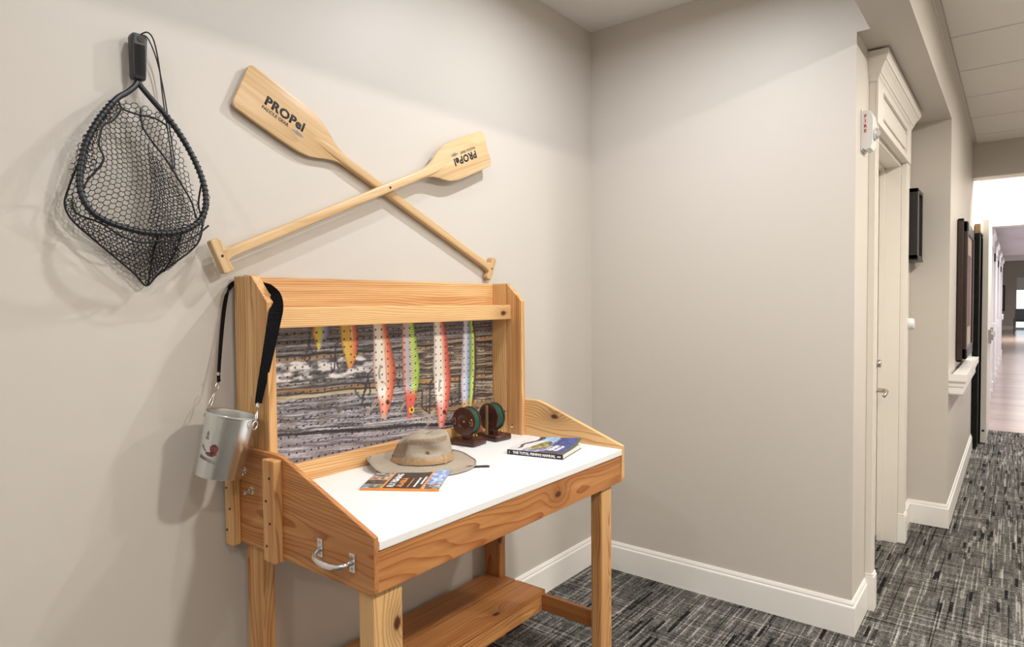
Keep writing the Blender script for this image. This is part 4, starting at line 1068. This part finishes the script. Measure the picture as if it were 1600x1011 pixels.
for k in range(2): quadbox('spine_mark', bo+bu*(BW*.905+.0065*k)-bv*.0016, bu, bv, .005, .0006, .006, .0105, 'white_ink', FB, 0)
def ctext(s, u, v, size, bold=.0008, sx=1):
    o_ = bo+bu*(u*BW)+bv*(v*BD); o_.z = ZT+float(curl(np.array(u), np.array(v)))+.0012
    sl = Vector((0, 0, .040*max(0, (v-.45)/.55)*(.35+.65*u)/.55*.5/BD*.55))
    text('lettering', s, size, basis(o_, bv+sl, -bu), 'white_ink', FB, bold, 1.0, True, sx)
ctext('THE TOTAL', .62, .36, .011, .0003); ctext('FISHING', .70, .42, .026, .0012); ctext('MANUAL', .80, .42, .024, .0010)

# ---- reels on wooden stands
def reel(cx_, cy_, rz, label, bar):
    e = empty('fly_reel', (cx_, cy_, ZT), label, 'fishing reel', 'fly reels on dark wooden stands', rz)
    box('stand_base', (-.010, -.054, 0), (.075, .054, .024), 'reelwood', e, .008, False, True)
    for p in e.children:
        sharp(p.data, 60)
    box('stand_neck', (.012, -.016, .022), (.040, .016, .040), 'reelwood', e, .003, False)
    tube('foot_screw', [(.052, -.022, .024), (.052, -.022, .034)], .004, 'brass', e, 10, False, False)
    R_, zc = .0525, .0885
    for (x0, nm) in ((0, 'front_flange'), (.034, 'rear_flange')):
        prof = [(0, 0), (R_-.004, 0), (R_, .002), (R_, .007), (R_-.003, .009), (0, .009)] if nm != 'front_flange' else [(0, .007), (.008, .006), (.018, .0055), (.024, .003), (.027, .0), (R_-.004, 0), (R_, .002), (R_, .007), (R_-.003, .009), (0, .009)]
        lathe(nm, prof, 'reelwood', e, 48, (x0, 0, zc), 'X', False)
    prof = [(0, 0)]
    for k in range(9):
        prof += [(R_-.0045, .0028*k), (R_-.0025, .0028*k+.0014)]
    prof += [(0, .0252)]
    lathe('line_winding', prof, 'line', e, 48, (.0088, 0, zc), 'X', False)
    if bar:
        box('foot_bar', (-.010, -.005, .022), (-.001, .005, zc+R_-.006), 'bronze', e, .002, False)
    else:
        lathe('arbor_cap', [(0, 0), (.005, 0), (.004, .003), (0, .0035)], 'brass', e, 16, (.006, 0, zc), '-X', False)
        for s_ in (1, -1):
            k = lathe('handle_knob', [(.004, 0), (.003, .004), (.006, .008), (.007, .014), (.005, .018), (0, .018)], 'reelwood', e, 16, (0, .038*s_, zc), '-X', False)
            bm = bmesh.new(); add_tube(bm, [(-.002, .038*s_+.008*math.cos(t)*.6, zc+.012*math.sin(t)) for t in np.linspace(0, 2*PI, 17)[:-1]], .0011, 6, True)
            link('handle_plate', from_bm(bm), 'brass', e, False, True)
    return e
reel(1.722, 1.588, math.radians(6), 'reel on dark stand with knobbed handles, nearer the hat', False)
reel(1.850, 1.578, math.radians(-6), 'reel on dark stand with a bronze bar across its face, nearer the upright', True)

# ---- hat
HT = empty('sun_hat', (1.432, 1.502, ZT), 'khaki wide brimmed canvas hat with tan band and black chin cord', 'hat', rz=math.radians(-57))
# local x runs along the picture-plane left to right, y away from the viewer
def brim_z(a, r):
    k = (r-.080)/.085
    lift = .020*math.cos(a-2.35)+.007*math.cos(2*(a-.3))+.003*math.cos(5*a)
    return .021-.010*k+lift*max(0, k)**1.3
def brim_r(a): return .160+.010*abs(math.cos(a))
def crown_pt(a, s):
    """s: 0 at the brim, 1 at the centre of the top"""
    ca, sa = math.cos(a), math.sin(a)
    if s < .55:
        k = s/.55; r = .094-.016*k**1.5; z = .020+.068*k
    else:
        k = (s-.55)/.45; r = .078*math.cos(k*PI/2)**.75; z = .088+.024*math.sin(k*PI/2)
    x = r*ca*1.04+.006*max(0, (z-.02)/.09); y = r*sa*.90
    sl = x/.085; up_ = (z-.020)/.09
    z2 = z+up_*(.012*sl-.010*max(0, -sl)**2+.004*math.sin(3*a+1))
    # slumped front, pinched top, soft folds
    da = (a+1.15); dent = math.exp(-(da/.50)**2)*math.exp(-((s-.34+.10*da)/.13)**2)
    y += .020*dent; z2 -= .003*dent
    d2 = math.exp(-((a+2.3)/.30)**2)*math.exp(-((s-.42)/.18)**2); y += .010*d2; x += .006*d2
    pin = math.exp(-((y+.004)/.022)**2)*max(0, (s-.6)/.4); z2 -= .016*pin
    x += .0035*math.sin(5*a+4*s)*up_; y += .0035*math.sin(6*a-5*s)*up_
    return (x, y, max(z2, .010))
na = 72
bm = bmesh.new(); rows = []
AA = [-PI+2*PI*i/na for i in range(na)]
for k in range(9):
    row = []
    for a in AA:
        r = .080+(brim_r(a)-.080)*k/8; row.append(bm.verts.new((r*math.cos(a)*1.02, r*math.sin(a)*.95, max(.0045, brim_z(a, r)+.0015*math.sin(9*a)*k/8))))
    rows.append(row)
for a, b_ in zip(rows, rows[1:]):
    for j in range(na): bm.faces.new((a[j], a[(j+1) % na], b_[(j+1) % na], b_[j]))
bmesh.ops.recalc_face_normals(bm, faces=bm.faces[:])
bmesh.ops.solidify(bm, geom=bm.faces[:], thickness=.0022)
brim = link('brim', from_bm(bm), 'canvas', HT, False, True)
edge_pts = [((brim_r(a))*math.cos(a)*1.02, brim_r(a)*math.sin(a)*.95, max(.0055, brim_z(a, brim_r(a))+.0015*math.sin(9*a)+.001)) for a in AA]
bm = bmesh.new(); add_tube(bm, edge_pts, .0022, 6, True); link('brim_edge', from_bm(bm), 'canvas', brim, False, True)
def crown_part(name, s0, s1, ns, mat, off=0.0, a0=-PI, a1=PI, n=na):
    bm = bmesh.new(); rows = []
    full = (a1-a0) > 6.2; m = n if full else max(4, int(n*(a1-a0)/(2*PI)))
    for k in range(ns+1):
        s = s0+(s1-s0)*k/ns
        row = []
        for i in range(m if full else m+1):
            a = a0+(a1-a0)*i/m; p = Vector(crown_pt(a, s)); p += Vector((math.cos(a)*off, math.sin(a)*off, 0)); row.append(bm.verts.new(p))
        rows.append(row)
    for a, b_ in zip(rows, rows[1:]):
        q = len(a)
        for j in range(q if full else q-1): bm.faces.new((a[j], a[(j+1) % q], b_[(j+1) % q], b_[j]))
    bmesh.ops.remove_doubles(bm, verts=bm.verts[:], dist=1e-5)
    return link(name, from_bm(bm), mat, HT, False, True)
cr = crown_part('crown', 0, 1, 22, 'canvas')
vent = crown_part('vent_panel', .20, .55, 8, 'canvasmesh', .0010, -PI+.05, -2.0)
vent2 = crown_part('vent_panel', .50, .66, 5, 'canvasmesh', .0010, -1.95, -.3)
bd = crown_part('hat_band', .015, .17, 4, 'band', .0026)
for a in (-2.05, -.62):
    crown_part('band_keeper', .005, .21, 3, 'canvas' if a < -1 else 'band', .0042, a, a+.13, 200)
p = Vector(crown_pt(-1.25, .30))
lathe('eyelet', [(.0025, 0), (.006, 0), (.006, .002), (.0025, .002)], 'bronze', HT, 14, (p.x, p.y-.004, p.z), '-Y', False)
lathe('eyelet', [(.0022, 0), (.005, 0), (.005, .0012), (.0022, .0012)], 'bronze', brim, 14, (.012, -.135, brim_z(-1.48, .142)+.003), 'Z', False)
cd = [(.150, -.015, .004), (.172, -.012, .003), (.196, -.006, .003), (.214, -.004, .003), (.219, -.009, .003), (.213, -.013, .003), (.19, -.016, .003), (.170, -.022, .003), (.148, -.024, .004)]
tube('chin_cord', smooth_path([Vector(p) for p in cd], 4), .0022, 'black', HT, 6, False, False)
